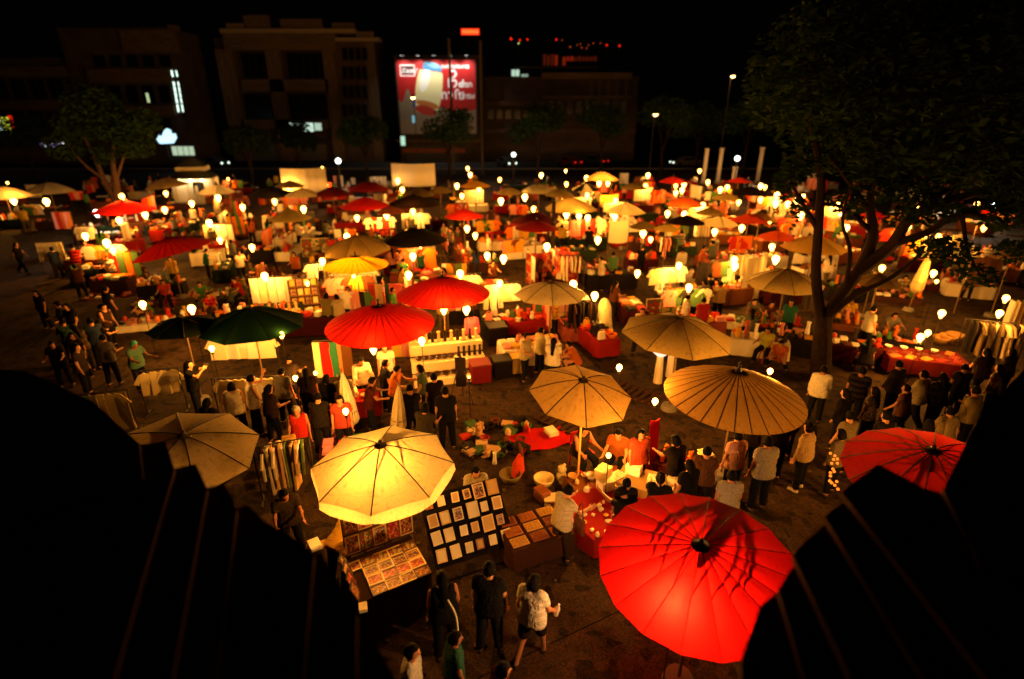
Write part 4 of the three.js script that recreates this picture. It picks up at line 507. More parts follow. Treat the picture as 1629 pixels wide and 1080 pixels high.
function good(kind, col, p, yaw, s = 1, label, group, where) {
  goodsCount[kind] = (goodsCount[kind] || 0) + 1; const lm = near(p), kw = kind.replace(/_/g, ' ');
  const m = solo(kind, cached('g' + kind, GOODS[kind]), mat(col, kind.match(/jar|vase|bowl|lacquer|tray/) ? 0.35 : 0.8), label || `${GCOL[col] || 'plain'} ${kw} ${where || 'on a stall'} near the ${lm}`, kw.split(' ').slice(-1)[0] === 'pair' ? 'sandals' : kw, label ? group : `${GCOL[col] || 'plain'} ${kw} goods near the ${lm}`, p, yaw);
  if (s !== 1) m.scale.setScalar(s); return m;
}
function garmentGeo(kind, seed) {
  const s = new THREE.Shape(), w = kind === 'dress' ? 0.24 : 0.23, L = kind === 'dress' ? 1.05 : kind === 'trousers' ? 0.95 : kind === 'scarf' ? 1.1 : 0.68;
  if (kind === 'scarf') { s.moveTo(-0.14, 0); s.lineTo(0.14, 0); s.lineTo(0.15, -L); s.lineTo(-0.15, -L); }
  else if (kind === 'trousers') { s.moveTo(-0.18, 0); s.lineTo(0.18, 0); s.lineTo(0.22, -L); s.lineTo(0.06, -L); s.lineTo(0, -0.32); s.lineTo(-0.06, -L); s.lineTo(-0.22, -L); }
  else { s.moveTo(-0.08, 0); s.quadraticCurveTo(0, -0.07, 0.08, 0); s.lineTo(w - 0.02, -0.05); s.lineTo(w + 0.14, -0.3); s.lineTo(w + 0.03, -0.34); s.lineTo(w - 0.03, -0.2); s.lineTo(w + (kind === 'dress' ? 0.1 : 0), -L); s.lineTo(-w - (kind === 'dress' ? 0.1 : 0), -L); s.lineTo(-w + 0.03, -0.2); s.lineTo(-w - 0.03, -0.34); s.lineTo(-w - 0.14, -0.3); s.lineTo(-w + 0.02, -0.05); }
  s.closePath(); let g = new THREE.ExtrudeGeometry(s, { depth: 0.035, bevelEnabled: true, bevelSize: 0.008, bevelThickness: 0.012, bevelSegments: 1, curveSegments: 4 }).translate(0, 0, -0.0175); const P = g.attributes.position, r = rng(seed), a = r() * 6, b = 10 + r() * 8;
  for (let i = 0; i < P.count; i++) { const x = P.getX(i), y = P.getY(i); P.setZ(i, P.getZ(i) + Math.sin(x * b + a) * 0.03 * Math.min(1, -y * 1.5) + Math.sin(y * 5 + a) * 0.01); } g.computeVertexNormals(); return g;
}
const GARM = {}; for (const k of ['shirt', 'dress', 'trousers', 'scarf']) GARM[k] = [0, 1, 2].map(i => garmentGeo(k, i * 7 + k.length));
const hookG = tube([V3(0, -0.02, 0), V3(0, 0.04, 0), V3(0.02, 0.065, 0), V3(0, 0.085, 0), V3(-0.018, 0.07, 0)], 0.004, 4, 8);
function garment(kind, col, p, yaw, i = 0, o = {}) {
  const lm = near(p), w = GCOL[col] || COLWORD[col] || tone(col);
  const t = thing('hanging_' + kind, o.label || (o.at ? `${w} ${kind} hanging ${o.at}` : 0) || `${w} ${kind} hanging from a rail near the ${lm}`, kind, o.label || o.at ? o.group : `${w} ${kind} rail goods near the ${lm}`, p, yaw); part(t, 'cloth', GARM[kind][i % 3], o.mat || mat(col, 0.95)); part(t, 'hanger_hook', hookG, IRON); return t;
}
function rack(p, w, h, yaw, label) {
  const lm = near(p), t = thing('clothes_rail', label || `steel clothes rail crowded with garments near the ${lm}`, 'clothes rail', label ? undefined : `clothes rails near the ${lm}`, V3(p.x, 0, p.z), yaw);
  for (const s of [-1, 1]) { part(t, 'upright', cyl(0.016, 0.016, h, 6, s * w / 2, h / 2, 0), IRON); part(t, 'foot', box(0.04, 0.03, 0.5, s * w / 2, 0.015, 0), IRON); } part(t, 'rail', cyl(0.016, 0.016, w + 0.06, 6).rotateZ(PI / 2).translate(0, h + 0.016, 0), IRON); return t;
}
function rackFull(p, w, h, yaw, n, kinds, cols, r, facing, label, go) {
  rack(p, w, h, yaw, label);
  for (let i = 0; i < n; i++) { const q = local(p, yaw, -w / 2 + 0.12 + (w - 0.24) * (i + 0.5) / n, 0, h - 0.045); garment(pick(r, kinds), pick(r, cols), q, yaw + (facing ? (r() - 0.5) * 0.2 : PI / 2 + (r() - 0.5) * 0.5), Math.floor(r() * 3), go); }
}
function frameGood(p, w, h, yaw, tilt, pm, fc, label, group) {      // a picture in a frame, standing or lying
  const t = thing('framed_picture', label, 'picture', group, p, yaw); const fm = mat(fc, 0.5), b = 0.022;
  t.rotation.set(tilt, yaw, 0, 'YXZ');
  part(t, 'frame', cached('fr' + w + ',' + h, () => merge([box(w, b, 0.025, 0, b / 2, 0), box(w, b, 0.025, 0, h - b / 2, 0), box(b, h - 2 * b, 0.025, -w / 2 + b / 2, h / 2, 0), box(b, h - 2 * b, 0.025, w / 2 - b / 2, h / 2, 0), box(w - 0.01, h - 0.01, 0.008, 0, h / 2, -0.008)])), fm);
  part(t, 'print', cached('pr' + w + ',' + h, () => new THREE.PlaneGeometry(w - 2 * b, h - 2 * b).translate(0, h / 2, 0.004)), pm); return t;
}
function hungSheet(pxL, pyL, pxR, pyR, h, drop, m, label, name = 'hanging_sheet', posts = true, cat = 'sheet') {
  const a = at(pxL, pyL, h), b0 = at(pxR, pyR, h), w = a.distanceTo(b0), yaw = -Math.atan2(b0.z - a.z, b0.x - a.x), t = thing(name, label, cat, null, V3((a.x + b0.x) / 2, 0, (a.z + b0.z) / 2), yaw), g = new THREE.BoxGeometry(w, drop, 0.012, 18, 6, 1).translate(0, h - drop / 2, 0), P = g.attributes.position;
  for (let i = 0; i < P.count; i++) { const x = P.getX(i), y = h - P.getY(i); P.setZ(i, P.getZ(i) + 0.05 * Math.sin(x * 3.1 + 1) * Math.min(1, y) + 0.02 * Math.sin(x * 9)); P.setY(i, P.getY(i) - 0.06 * Math.sin((x / w + 0.5) * PI)); } g.computeVertexNormals();
  part(t, 'cloth', g, m); if (posts) for (const s of [-1, 1]) part(t, 'post', cyl(0.02, 0.024, h + 0.05, 6, s * (w / 2 + 0.02), (h + 0.05) / 2, -0.02), POLEM); return t;
}
function stool(p, col, label, group) { const t = thing('plastic_stool', label, 'stool', group, p); part(t, 'seat', cyl(0.15, 0.16, 0.04, 12, 0, 0.43, 0), mat(col, 0.5)); for (const [x, z] of [[-1, -1], [1, -1], [-1, 1], [1, 1]]) part(t, 'leg', bar(V3(x * 0.15, 0, z * 0.15), V3(x * 0.1, 0.42, z * 0.1), 0.02, 0.02), mat(col, 0.5)); return t; }
// ---------------------------------------------------------------- the parasols
const CREAM = '#d9cba0', TAN = '#b79a5e', RED = '#c01810', DRED = '#8c1410', BLACK = '#191512', YEL = '#f4c414', DGREEN = '#07190f', ORANGE = '#b8501c', PALE = '#e6dcc0';
// near ones
parasol(605, 707, 230, 'canvas', '#e8dcb4', { hp: 2.6, near: true, struts: true, sc: 0.1, valance: 0.25, spin: PI / 8 + 0.06, rise: 0.36, pw: 1.35, tilt: [0.05, 0], tr: 0.5, vm: fabric('#efe6c4', 0.55), label: 'cream canvas parasol glowing from within over the picture stall' });
parasol(1115, 866, 322, 'canvas', RED, { hp: 2.6, near: true, struts: true, n: 18, sc: 0.02, rise: 0.3, pw: 1.2, maxR: 1.5, spin: 0.1, tilt: [0.12, 0.04], cap: 0.12, ribR: 0.006, hubMat: KNOB, mat: fabric('#b80f0c', 0.5, { specularIntensity: 0.4 }), label: 'large shiny red parasol of many panels glowing from within',
  extra: (c, R, rise) => part(c, 'pouch', new THREE.SphereGeometry(0.09, 12, 10).scale(0.7, 2.2, 0.7), KNOB, [-0.1, rise - 0.28, 0.22], [0.5, 0, 0.2]) });
parasol(1485, 716, 250, 'canvas', '#8c140a', { hp: 2.55, near: true, struts: true, n: 14, sc: 0.03, rise: 0.36, tilt: [0.06, 0.12], cap: 0.13, hubMat: KNOB, tr: 0.5, label: 'dark red parasol with fairy lights along its rim' });
parasol(292, 692, 222, 'canvas', '#ecd49a', { tr: 0.5, hp: 2.6, near: true, spin: 0.2, tilt: [0.1, -0.16], rise: 0.3, label: 'tan canvas parasol half hidden by the dark stepped roof' });
parasol(928, 604, 168, 'canvas', '#bc9c5e', { tr: 0.42, hp: 2.7, near: true, spin: PI / 8, tilt: [0.16, -0.1], rise: 0.34, label: 'tan canvas parasol tilted on a bamboo pole over the hat stall', poleMat: mat('#c08a3a', 0.6) });
parasol(1175, 590, 220, 'paper', '#bc9450', { hp: 2.7, tr: 0.4, rise: 0.42, near: true, ribCol: '#3a220c', tilt: [0.04, -0.02], label: 'ribbed tan paper parasol with a black knob' });
parasol(1082, 505, 180, 'canvas', '#d4b86c', { tr: 0.55, hp: 2.75, near: true, spin: PI / 8, rise: 0.34, tilt: [0.05, -0.06], label: 'drab canvas parasol behind the ribbed tan parasol' });
parasol(602, 486, 174, 'paper', '#b8160e', { hp: 2.75, near: true, ribCol: '#2a0604', tilt: [0.05, 0.0], label: 'large red paper parasol over the scarf stall, with black knob' });
parasol(704, 440, 150, 'paper', '#c01a10', { hp: 2.75, near: true, ribCol: '#5a0c06', label: 'large red paper parasol behind the one over the scarf stall' });
parasol(398, 490, 164, 'canvas', DGREEN, { hp: 2.75, near: true, spin: 0.3, rise: 0.36, tr: 0.4, label: 'dark green canvas parasol above a rail of white shirts' });
parasol(290, 505, 110, 'canvas', '#13241a', { hp: 2.6, near: true, spin: 0.1, rise: 0.3, tr: 0.2, label: 'blackish green canvas parasol beside the dark green one' });
parasol(876, 449, 118, 'canvas', CREAM, { hp: 2.65, near: true, spin: PI / 8, rise: 0.34, tr: 0.5, label: 'cream canvas parasol with dark seams over the toy stall' });
parasol(1253, 428, 120, 'canvas', '#e0c880', { hp: 2.75, near: true, spin: 0.2, rise: 0.42, tr: 0.45, label: 'domed cream canvas parasol beside the dark forked tree' });
parasol(565, 407, 102, 'paper', YEL, { hp: 2.6, tr: 0.6, near: true, ribCol: '#8a6a10', rise: 0.3, label: 'yellow paper parasol over a stall of cream shirts' });
parasol(660, 363, 102, 'paper', BLACK, { hp: 2.75, near: true, ribCol: '#2a241c', tr: 0.1, label: 'black paper parasol with a tall knob' });
parasol(565, 375, 110, 'canvas', '#9c8448', { hp: 2.7, near: true, spin: 0.3, tilt: [0.05, 0.04], label: 'drab canvas parasol just behind the yellow paper parasol' });
parasol(266, 377, 120, 'paper', '#e01c10', { hp: 2.75, tr: 0.6, near: true, ribCol: '#6a0c08', tilt: [0.02, 0.2], label: 'tilted red paper parasol, lower on one side' });
// the farther ones: peak pixel, width, kind, colour, colour word
for (const [x, y, w, k, c, word, o] of [
  [4, 297, 84, 'canvas', CREAM, 'cream', { label: 'cream canvas parasol farthest from the kiosk along the road' }], [75, 290, 78, 'canvas', CREAM, 'cream', { label: 'broad cream canvas parasol before dark bushes' }], [262, 283, 66, 'canvas', TAN, 'tan', { tilt: [0, 0.1], label: 'tilted tan canvas parasol beside the kiosk wall' }], [343, 294, 56, 'canvas', PALE, 'pale', { label: 'pale canvas parasol in front of the kiosk door' }], [194, 318, 92, 'paper', RED, 'red', { label: 'flat red paper parasol in front of the lit forked tree' }],
  [430, 296, 76, 'paper', BLACK, 'black', { tr: 0.1, label: 'black paper parasol beside the first white banner' }], [480, 299, 56, 'canvas', CREAM, 'cream', {}], [460, 287, 46, 'canvas', TAN, 'tan', {}], [528, 297, 64, 'paper', DRED, 'dark red', {}], [585, 288, 66, 'paper', '#a81c14', 'red', {}], [580, 313, 80, 'paper', RED, 'red', {}], [664, 299, 54, 'canvas', '#a08a50', 'drab', {}], [657, 309, 84, 'paper', '#2a1c12', 'dark brown', { tr: 0.12 }],
  [459, 331, 68, 'canvas', '#bba660', 'tan', { rise: 0.5, pw: 1.1 }], [738, 331, 62, 'paper', '#c42418', 'red', { rise: 0.42, pw: 1.05 }], [756, 287, 48, 'paper', '#d8a41c', 'yellow', {}], [810, 298, 44, 'canvas', TAN, 'tan', {}], [857, 292, 58, 'canvas', CREAM, 'cream', { tr: 0.5 }], [958, 273, 56, 'canvas', TAN, 'tan', {}], [932, 292, 46, 'canvas', PALE, 'white', { near: true, pm: i => i % 3 === 1 ? fabric('#20242c', 0.2) : fabric(PALE, 0.5), label: 'white canvas parasol with dark panels' }], [908, 314, 92, 'canvas', '#8a7848', 'drab', {}], [995, 323, 66, 'canvas', CREAM, 'cream', { tr: 0.5 }],
  [852, 337, 78, 'paper', '#6a1410', 'dark red', {}], [853, 350, 68, 'paper', '#8a1410', 'dark red', {}], [1071, 281, 44, 'paper', '#b02018', 'red', {}], [1176, 282, 36, 'paper', '#b8281c', 'red', {}], [1195, 296, 60, 'paper', '#1c1410', 'black', { tr: 0.1 }], [1090, 313, 60, 'canvas', ORANGE, 'rust', {}], [1156, 307, 44, 'canvas', '#b09a54', 'tan', {}], [1146, 344, 60, 'canvas', CREAM, 'cream', {}], [1092, 342, 62, 'paper', '#241a10', 'black', { tr: 0.12 }], [1192, 340, 58, 'paper', '#b83a18', 'rust red', {}], [1062, 356, 44, 'canvas', '#b49c50', 'tan', {}], [1024, 352, 46, 'canvas', '#5a4a28', 'dark brown', {}],
  [1238, 367, 58, 'paper', '#c0481c', 'rust red', {}], [1298, 374, 100, 'canvas', '#c09a44', 'ochre', { label: 'ochre canvas parasol behind the stems of the dark forked tree' }], [1400, 436, 70, 'canvas', '#7a6434', 'drab', {}], [1448, 341, 34, 'paper', '#b81c14', 'red', {}], [1562, 333, 46, 'paper', '#b01c14', 'red', {}], [1392, 336, 38, 'paper', '#a81c18', 'red', {}], [1396, 297, 38, 'canvas', '#a85a30', 'rust', {}], [1398, 400, 46, 'paper', '#b02014', 'red', {}], [1612, 398, 60, 'canvas', '#9a7440', 'tan', {}], [700, 296, 42, 'canvas', '#9c8650', 'drab', {}], [890, 300, 48, 'canvas', '#b8a468', 'cream', {}], [1010, 290, 44, 'canvas', '#a08a54', 'tan', {}], [1210, 338, 50, 'canvas', '#a8924c', 'tan', {}], [620, 328, 46, 'canvas', '#8a4a24', 'rust', {}], [1130, 330, 46, 'canvas', '#9c8a50', 'drab', {}]])
  parasol(x, y, w, k, c, Object.assign({ word, maxR: 1.7 }, o));
closedParasol(376, 352, 2.3, '#6a3a1c', 'closed brown parasol beside the black paper parasol', 0.22); closedParasol(350, 353, 1.9, '#c8b98a', 'closed cream parasol in front of the kiosk', 0.24); closedParasol(1444, 494, 2.5, '#cfbd84', 'closed cream parasol leaning among the stalls right of the dark tree', 0.22, -0.1); closedParasol(566, 712, 2.1, '#efe8d0', 'closed white parasol lit by the bulb beside it', 0.2, 0.05); closedParasol(634, 716, 1.8, '#c9bd96', 'closed pale parasol behind the glowing cream parasol', 0.17, -0.08);
// ---------------------------------------------------------------- the lamps
const BAM = mat('#c8963c', 0.6);
lamp(601, 768, 1.95, { r: 0.06, cd: 0.95, label: 'bulb glowing under the cream parasol of the picture stall', e: 14 });
lamp(1072, 970, 2.02, { r: 0.05, cd: 2.7, lcol: new THREE.Color(1, 0.46, 0.14), label: 'bulb glowing under the large shiny red parasol', e: 14 });
lamp(1474, 772, 1.45, { r: 0.06, cd: 1.3, label: 'bulb under the dark red parasol with fairy lights' });
lamp(985, 585, 2.0, { r: 0.075, cd: 1.5, label: 'bare bulb shining beside the tilted tan parasol' }); lamp(1042, 639, 1.75, { r: 0.075, cd: 1.5, label: 'bare bulb shining under the edge of the ribbed tan parasol' }); lamp(968, 725, 1.45, { r: 0.07, cd: 1.25, label: 'low bare bulb on the hat stall beside the bamboo pole' }); lamp(1225, 591, 2.25, { r: 0.075, cd: 1.2, label: 'bare bulb above the rim of the ribbed tan parasol' });
lamp(550, 655, 1.8, { r: 0.08, cd: 1.4, label: 'bare bulb beside the closed white parasol' }); lamp(337, 555, 2.1, { r: 0.09, cd: 1.4, label: 'bare bulb at the edge of the dark green parasol' }); lamp(448, 533, 2.2, { r: 0.1, cd: 1.2, label: 'bulb glowing under the right side of the dark green parasol' }); lamp(594, 557, 1.9, { r: 0.1, label: 'bulb under the front red paper parasol, among scarves' }); lamp(671, 543, 1.9, { r: 0.11, label: 'bulb at the end of the vase shelves' }); lamp(706, 493, 2.0, { r: 0.12, label: 'bulb on a pale post behind the vase shelves', poleMat: BAM }); lamp(742, 493, 2.0, { r: 0.13, label: 'bulb above the pink sweater' }); lamp(470, 602, 1.2, { r: 0.07, cd: 0.5, label: 'small low bulb behind the shoppers by the white shirts' }); lamp(502, 594, 1.2, { r: 0.06, cd: 0.5, label: 'small amber lamp behind the shoppers by the white shirts', col: [1, 0.55, 0.15], e: 4 }); lamp(746, 600, 1.2, { r: 0.05, cd: 0.35, label: 'small spot bulb in front of the maroon box' });
lamp(563, 440, 1.75, { r: 0.08, cd: 1.4, label: 'bulb under the yellow paper parasol, above cream shirts' });
lamp(1498, 499, 2, { r: 0.12, label: 'bulb above the necklace table' }); lamp(1464, 537, 1.5, { r: 0.12, cd: 1.1, label: 'left bulb of the low pair over the necklace table' }); lamp(1476, 530, 1.5, { r: 0.11, cd: 0.8, label: 'right bulb of the low pair over the necklace table' }); lamp(1590, 499, 1.9, { r: 0.12, label: 'bulb above the rail of long dark trousers' }); lamp(1600, 475, 2.1, { r: 0.13, label: 'bulb behind the rail of long dark trousers' });
for (const [x, y, o] of [[12, 291, { r: 0.1, cd: 0.5 }], [22, 320], [74, 321], [194, 313, { cd: 3, h: 2.9 }], [154, 339, { col: [0.9, 1, 1], lcol: new THREE.Color(0.9, 1, 0.9), cd: 0.8 }], [190, 351], [231, 342], [262, 334], [264, 308], [305, 324], [347, 315], [386, 330], [333, 355], [350, 382], [401, 394], [136, 376], [170, 387], [180, 399], [227, 485], [305, 492], [421, 440], [290, 284, { r: 0.1, cd: 0.4 }], [363, 285, { r: 0.12, cd: 0.4 }],
  [513, 267, { r: 0.12, cd: 0.5 }], [516, 289], [458, 298], [437, 321], [483, 333], [552, 377], [513, 416], [489, 451, { r: 0.1, cd: 0.8 }], [633, 288], [640, 302], [568, 347], [615, 343], [657, 337], [727, 296], [735, 312], [748, 278], [744, 268, { cd: 0.6 }], [762, 300], [795, 286], [797, 320], [743, 364], [756, 375], [657, 408], [669, 392, { r: 0.1, cd: 0.7 }], [775, 407], [801, 412], [650, 438], [732, 436], [795, 451],
  [861, 279], [900, 272, { r: 0.13, cd: 0.6 }], [901, 293], [933, 283], [953, 292], [967, 292], [934, 311], [1031, 279], [1027, 296], [1075, 296], [1088, 294], [1075, 307], [1085, 303], [1113, 272], [1126, 290], [1146, 302], [1157, 298], [1210, 296], [1217, 298], [1210, 318], [1175, 322], [1118, 327], [1062, 340], [1089, 342], [979, 319], [974, 340], [978, 345], [935, 347], [921, 344], [901, 341], [849, 333], [835, 314], [870, 393], [951, 382], [1023, 372], [1035, 381, { cd: 0.6, r: 0.12 }], [1137, 369], [1180, 363], [1014, 435], [1080, 423], [1168, 414], [1169, 424], [912, 453], [946, 471], [1096, 458],
  [1236, 311], [1234, 324], [1253, 325], [1268, 320], [1277, 313], [1274, 343], [1225, 350], [1334, 326], [1346, 363], [1336, 341, { r: 0.1, cd: 0.5 }], [1228, 393], [1234, 413], [1457, 331], [1444, 361], [1474, 372], [1493, 377], [1554, 326], [1580, 327, { col: [0.8, 1, 1], lcol: new THREE.Color(0.85, 1, 0.9), cd: 0.7 }], [1565, 363], [1403, 427], [1485, 435], [1490, 448, { r: 0.08, cd: 0.5 }]])
  lamp(x, y, (o && o.h) || 1.8, o || {});
{ // string of fairy lights on the rim of the dark red parasol
  const t = thing('fairy_light_string', 'string of small amber fairy lights along a red parasol rim', 'fairy lights'), pts = [[1321, 721], [1328, 725], [1332, 730], [1326, 731], [1323, 737], [1332, 737], [1325, 746], [1327, 750], [1321, 757], [1320, 765], [1331, 766], [1328, 772], [1333, 778], [1323, 768], [1321, 752]].map(q => at(q[0], q[1], 2.12 - (q[1] - 720) * 0.004));
  part(t, 'wire', tube(pts, 0.004, 4, 60), IRON); for (const p of pts) { part(t, 'bulb', cached('fb', () => new THREE.SphereGeometry(0.026, 8, 6)), glow(1, 0.2, 0.012, 1.3), [p.x, p.y, p.z]); }
  const l = new THREE.PointLight(new THREE.Color(1, 0.4, 0.08), 0.3, 0, 2); l.position.copy(pts[6]).add(V3(-0.25, 0, 0.2)); l.castShadow = true; t.add(l);
}
{ // white fabric lantern on a stem, glowing, beside a white column
  const p = at(1046, 608, 0), t = thing('fabric_lantern', 'glowing pinkish white lantern on a broad white stem', 'lantern', null, p); part(t, 'stem', cyl(0.1, 0.14, 0.9, 14, 0, 0.45, 0), mat('#e8dcc0', 0.8)); const sh = part(t, 'shade', lathe([[0.1, 0], [0.24, 0.12], [0.28, 0.3], [0.2, 0.45], [0.05, 0.48]], 18), glow(1, 0.62, 0.42, 1.3), [0, 0.9, 0]);
  const l = new THREE.PointLight(new THREE.Color(1, 0.7, 0.45), 4, 0, 2); l.position.set(0, 0.25, 0); l.castShadow = true; sh.add(l);
  const q = at(1066, 598, 0), c = thing('white_column', 'white fabric column standing beside the glowing lantern', 'column', null, q); part(c, 'cloth', cyl(0.12, 0.15, 1.2, 14, 0, 0.6, 0), mat('#e8dcc0', 0.9)); part(c, 'cap', cyl(0.16, 0.16, 0.04, 14, 0, 1.22, 0), mat('#c8b890', 0.9));
}
// ---------------------------------------------------------------- sheets and banners
hungSheet(445, 268, 517, 267, 3.3, 2.0, mat('#ddd6c4', 0.9), 'wide white cloth banner strung above the black paper parasol', 'cloth_banner', true, 'banner'); hungSheet(622, 260, 691, 260, 3.3, 2.0, mat('#d6cebb', 0.9), 'wide white cloth banner strung behind the dark brown parasol', 'cloth_banner', true, 'banner');
const redPrint = new THREE.MeshStandardMaterial({ map: texPrint[3], roughness: 0.9 });
hungSheet(838, 402, 878, 400, 1.75, 1.5, redPrint, 'red printed sheet hung to the left of a trunk-like post'); hungSheet(884, 394, 920, 401, 1.8, 1.6, redPrint, 'red printed sheet hung behind a shopper in grey'); hungSheet(1187, 410, 1222, 404, 2.1, 2.0, mat('#e0cf9c', 0.9), 'tall white sheet hung by the domed cream parasol'); hungSheet(970, 350, 1001, 349, 2.0, 1.3, mat('#efe3bc', 0.9), 'bright white square cloth hung under two bulbs'); hungSheet(1546, 412, 1604, 396, 2.3, 1.3, mat('#b87a4a', 0.9), 'pinkish tan cloth screen seen behind hanging leaves'); hungSheet(955, 310, 984, 308, 2.1, 0.8, mat('#dcc04a', 0.9), 'yellow cloth strip hung beside the half dark parasol');
{ const p = at(878, 432, 0), t = thing('timber_post', 'thick dark timber post between the red printed sheets', 'post', null, p); part(t, 'shaft', cyl(0.09, 0.13, 3.6, 9, 0, 1.8, 0), barkMat); part(t, 'band', cyl(0.12, 0.12, 0.08, 9, 0, 2.6, 0), IRON); }
// ---------------------------------------------------------------- picture stall under the cream parasol
{
  const A = at(567, 962, 0.76), B = at(688, 912, 0.76), C = at(640, 868, 0.76), u = B.clone().sub(A), yaw = -Math.atan2(u.z, u.x), w = u.length(), d = 1.0, c = A.clone().add(B).multiplyScalar(0.5), ctr = local(c, yaw, 0, -d / 2, 0);
  table(ctr, w, d, 0.76, yaw, '#2a1a0e', { label: 'picture stall table under the glowing cream parasol', skirt: 0.1 });
  const r = rng(3); let k = 0;
  for (let i = 0; i < 5; i++) for (let j = 0; j < 4; j++) { if (i === 0 && j > 0) continue; const q = local(ctr, yaw, -w / 2 + 0.16 + i * (w - 0.3) / 4, -d / 2 + 0.26 + j * 0.23, 0.775); frameGood(local(ctr, yaw, -w / 2 + 0.16 + i * (w - 0.3) / 4, -d / 2 + 0.34 + j * 0.22, 0.775 + 0.006), 0.26, 0.2, yaw + (r() - 0.5) * 0.1, -PI / 2 + 0.06, printMat[k++ % 4], ['#d8b87a', '#e8d8a8', '#5a3818'][k % 3], `${['pale', 'cream', 'dark'][(k + 2) % 3]} framed ${['rust', 'green', 'beige', 'red'][(k + 3) % 4]} picture laid flat on the picture stall table`, 'framed pictures laid on the picture stall'); }
  for (let j = 0; j < 4; j++) frameGood(local(ctr, yaw, -w / 2 + 0.08 , -d / 2 + 0.22 + j * 0.22, 0.77), 0.24, 0.3, yaw + 1.2, -0.35, printMat[(j + 1) % 4], '#3a2410', 'dark framed picture leaning in a row at the table edge', 'framed pictures leaning along the picture stall edge');
  // upright board of prints at the back
  const bp = local(ctr, yaw, 0.1, -d / 2 - 0.1, 0), bd = thing('display_board', 'upright board hung with prints behind the picture table', 'display board', null, bp, yaw); part(bd, 'board', rbox(w * 0.98, 0.95, 0.03, 0.01, 0, 1.2, 0), mat('#4a3018', 0.9)); for (const s of [-1, 1]) part(bd, 'post', box(0.04, 1.7, 0.04, s * w * 0.46, 0.85, -0.04), POLEM);
  for (let i = 0; i < 5; i++) for (let j = 0; j < 2; j++) frameGood(local(bp, yaw, -w * 0.38 + i * w * 0.19, 0.03, 0.78 + j * 0.44), 0.24, 0.38, yaw, 0, printMat[(i + j * 2) % 4], ['#c8a868', '#6a4420'][(i + j) % 2], `${['tan', 'brown'][(i + j) % 2]} framed ${['rust', 'green', 'beige', 'red'][(i + j * 2) % 4]} print hung on the upright board`, 'framed prints on the upright board');
  // side shelf with papers
  const sp = at(535, 860, 0.9), sh = thing('plank_shelf', 'narrow plank shelf with papers beside the picture stall', 'shelf', null, V3(sp.x, 0, sp.z), 0.45); part(sh, 'plank', rbox(1.0, 0.03, 0.22, 0.008, 0, 0.9, 0), mat('#a8823c', 0.8)); for (const s of [-1, 1]) part(sh, 'leg', box(0.04, 0.88, 0.18, s * 0.45, 0.44, 0), POLEM);
  good('book_stack', '#f0ead8', local(sp, 0.45, -0.35, 0, 0.915), 0.6, 0.9, 'white paper stack on the narrow plank shelf', undefined); good('book_stack', '#e2d6ba', at(578, 968, 0.775), 0.3, 0.6, 'cream card stack at the corner of the picture table');
}
{ // black sloping display of pale frames
  const o = at(752, 866, 0.4), yaw = 0.42, t = thing('sloping_display', 'black cloth sloping display full of pale picture frames', 'display board', null, V3(o.x, 0, o.z), yaw), w = 1.55, th = 0.7, n = V3(0, Math.cos(th), Math.sin(th)), dn = V3(0, -Math.sin(th), Math.cos(th)), c0 = V3(0, 0.74, -0.25);
  part(t, 'board', rbox(w, 0.04, 1.3, 0.01).rotateX(th).translate(c0.x, c0.y, c0.z), mat('#141110', 0.95)); for (const s of [-1, 1]) { part(t, 'leg', box(0.05, 1.08, 0.05, s * w * 0.44, 0.54, -0.62), POLEM); part(t, 'leg', box(0.05, 0.38, 0.05, s * w * 0.44, 0.19, 0.12), POLEM); }
  const r = rng(12), cols = [['#e2d2a0', 'cream'], ['#d8b87a', 'tan'], ['#b88a4a', 'oak'], ['#efe4c0', 'white'], ['#8a5a2a', 'walnut']], blank = [mat('#e8dab0', 0.8), mat('#c8a468', 0.8), printMat[2]];
  for (let i = 0; i < 6; i++) for (let j = 0; j < 4; j++) { if (r() < 0.1) continue; const W = 0.14 + 0.04 * Math.floor(r() * 3), H = W * 1.3, k = c0.clone().addScaledVector(dn, -0.48 + j * 0.31 + H / 2).addScaledVector(n, 0.04), q = local(V3(o.x, 0, o.z), yaw, -w / 2 + 0.14 + i * 0.25 + (r() - 0.5) * 0.05, k.z, k.y), cc = cols[Math.floor(r() * 5)]; frameGood(q, W, H, yaw + (r() - 0.5) * 0.15, -(PI / 2 - th) + 0.12 + 0.25 * r(), blank[Math.floor(r() * 3)], cc[0], `${cc[1]} picture frame on the black sloping display`, `${cc[1]} frames on the black sloping display`); }
}
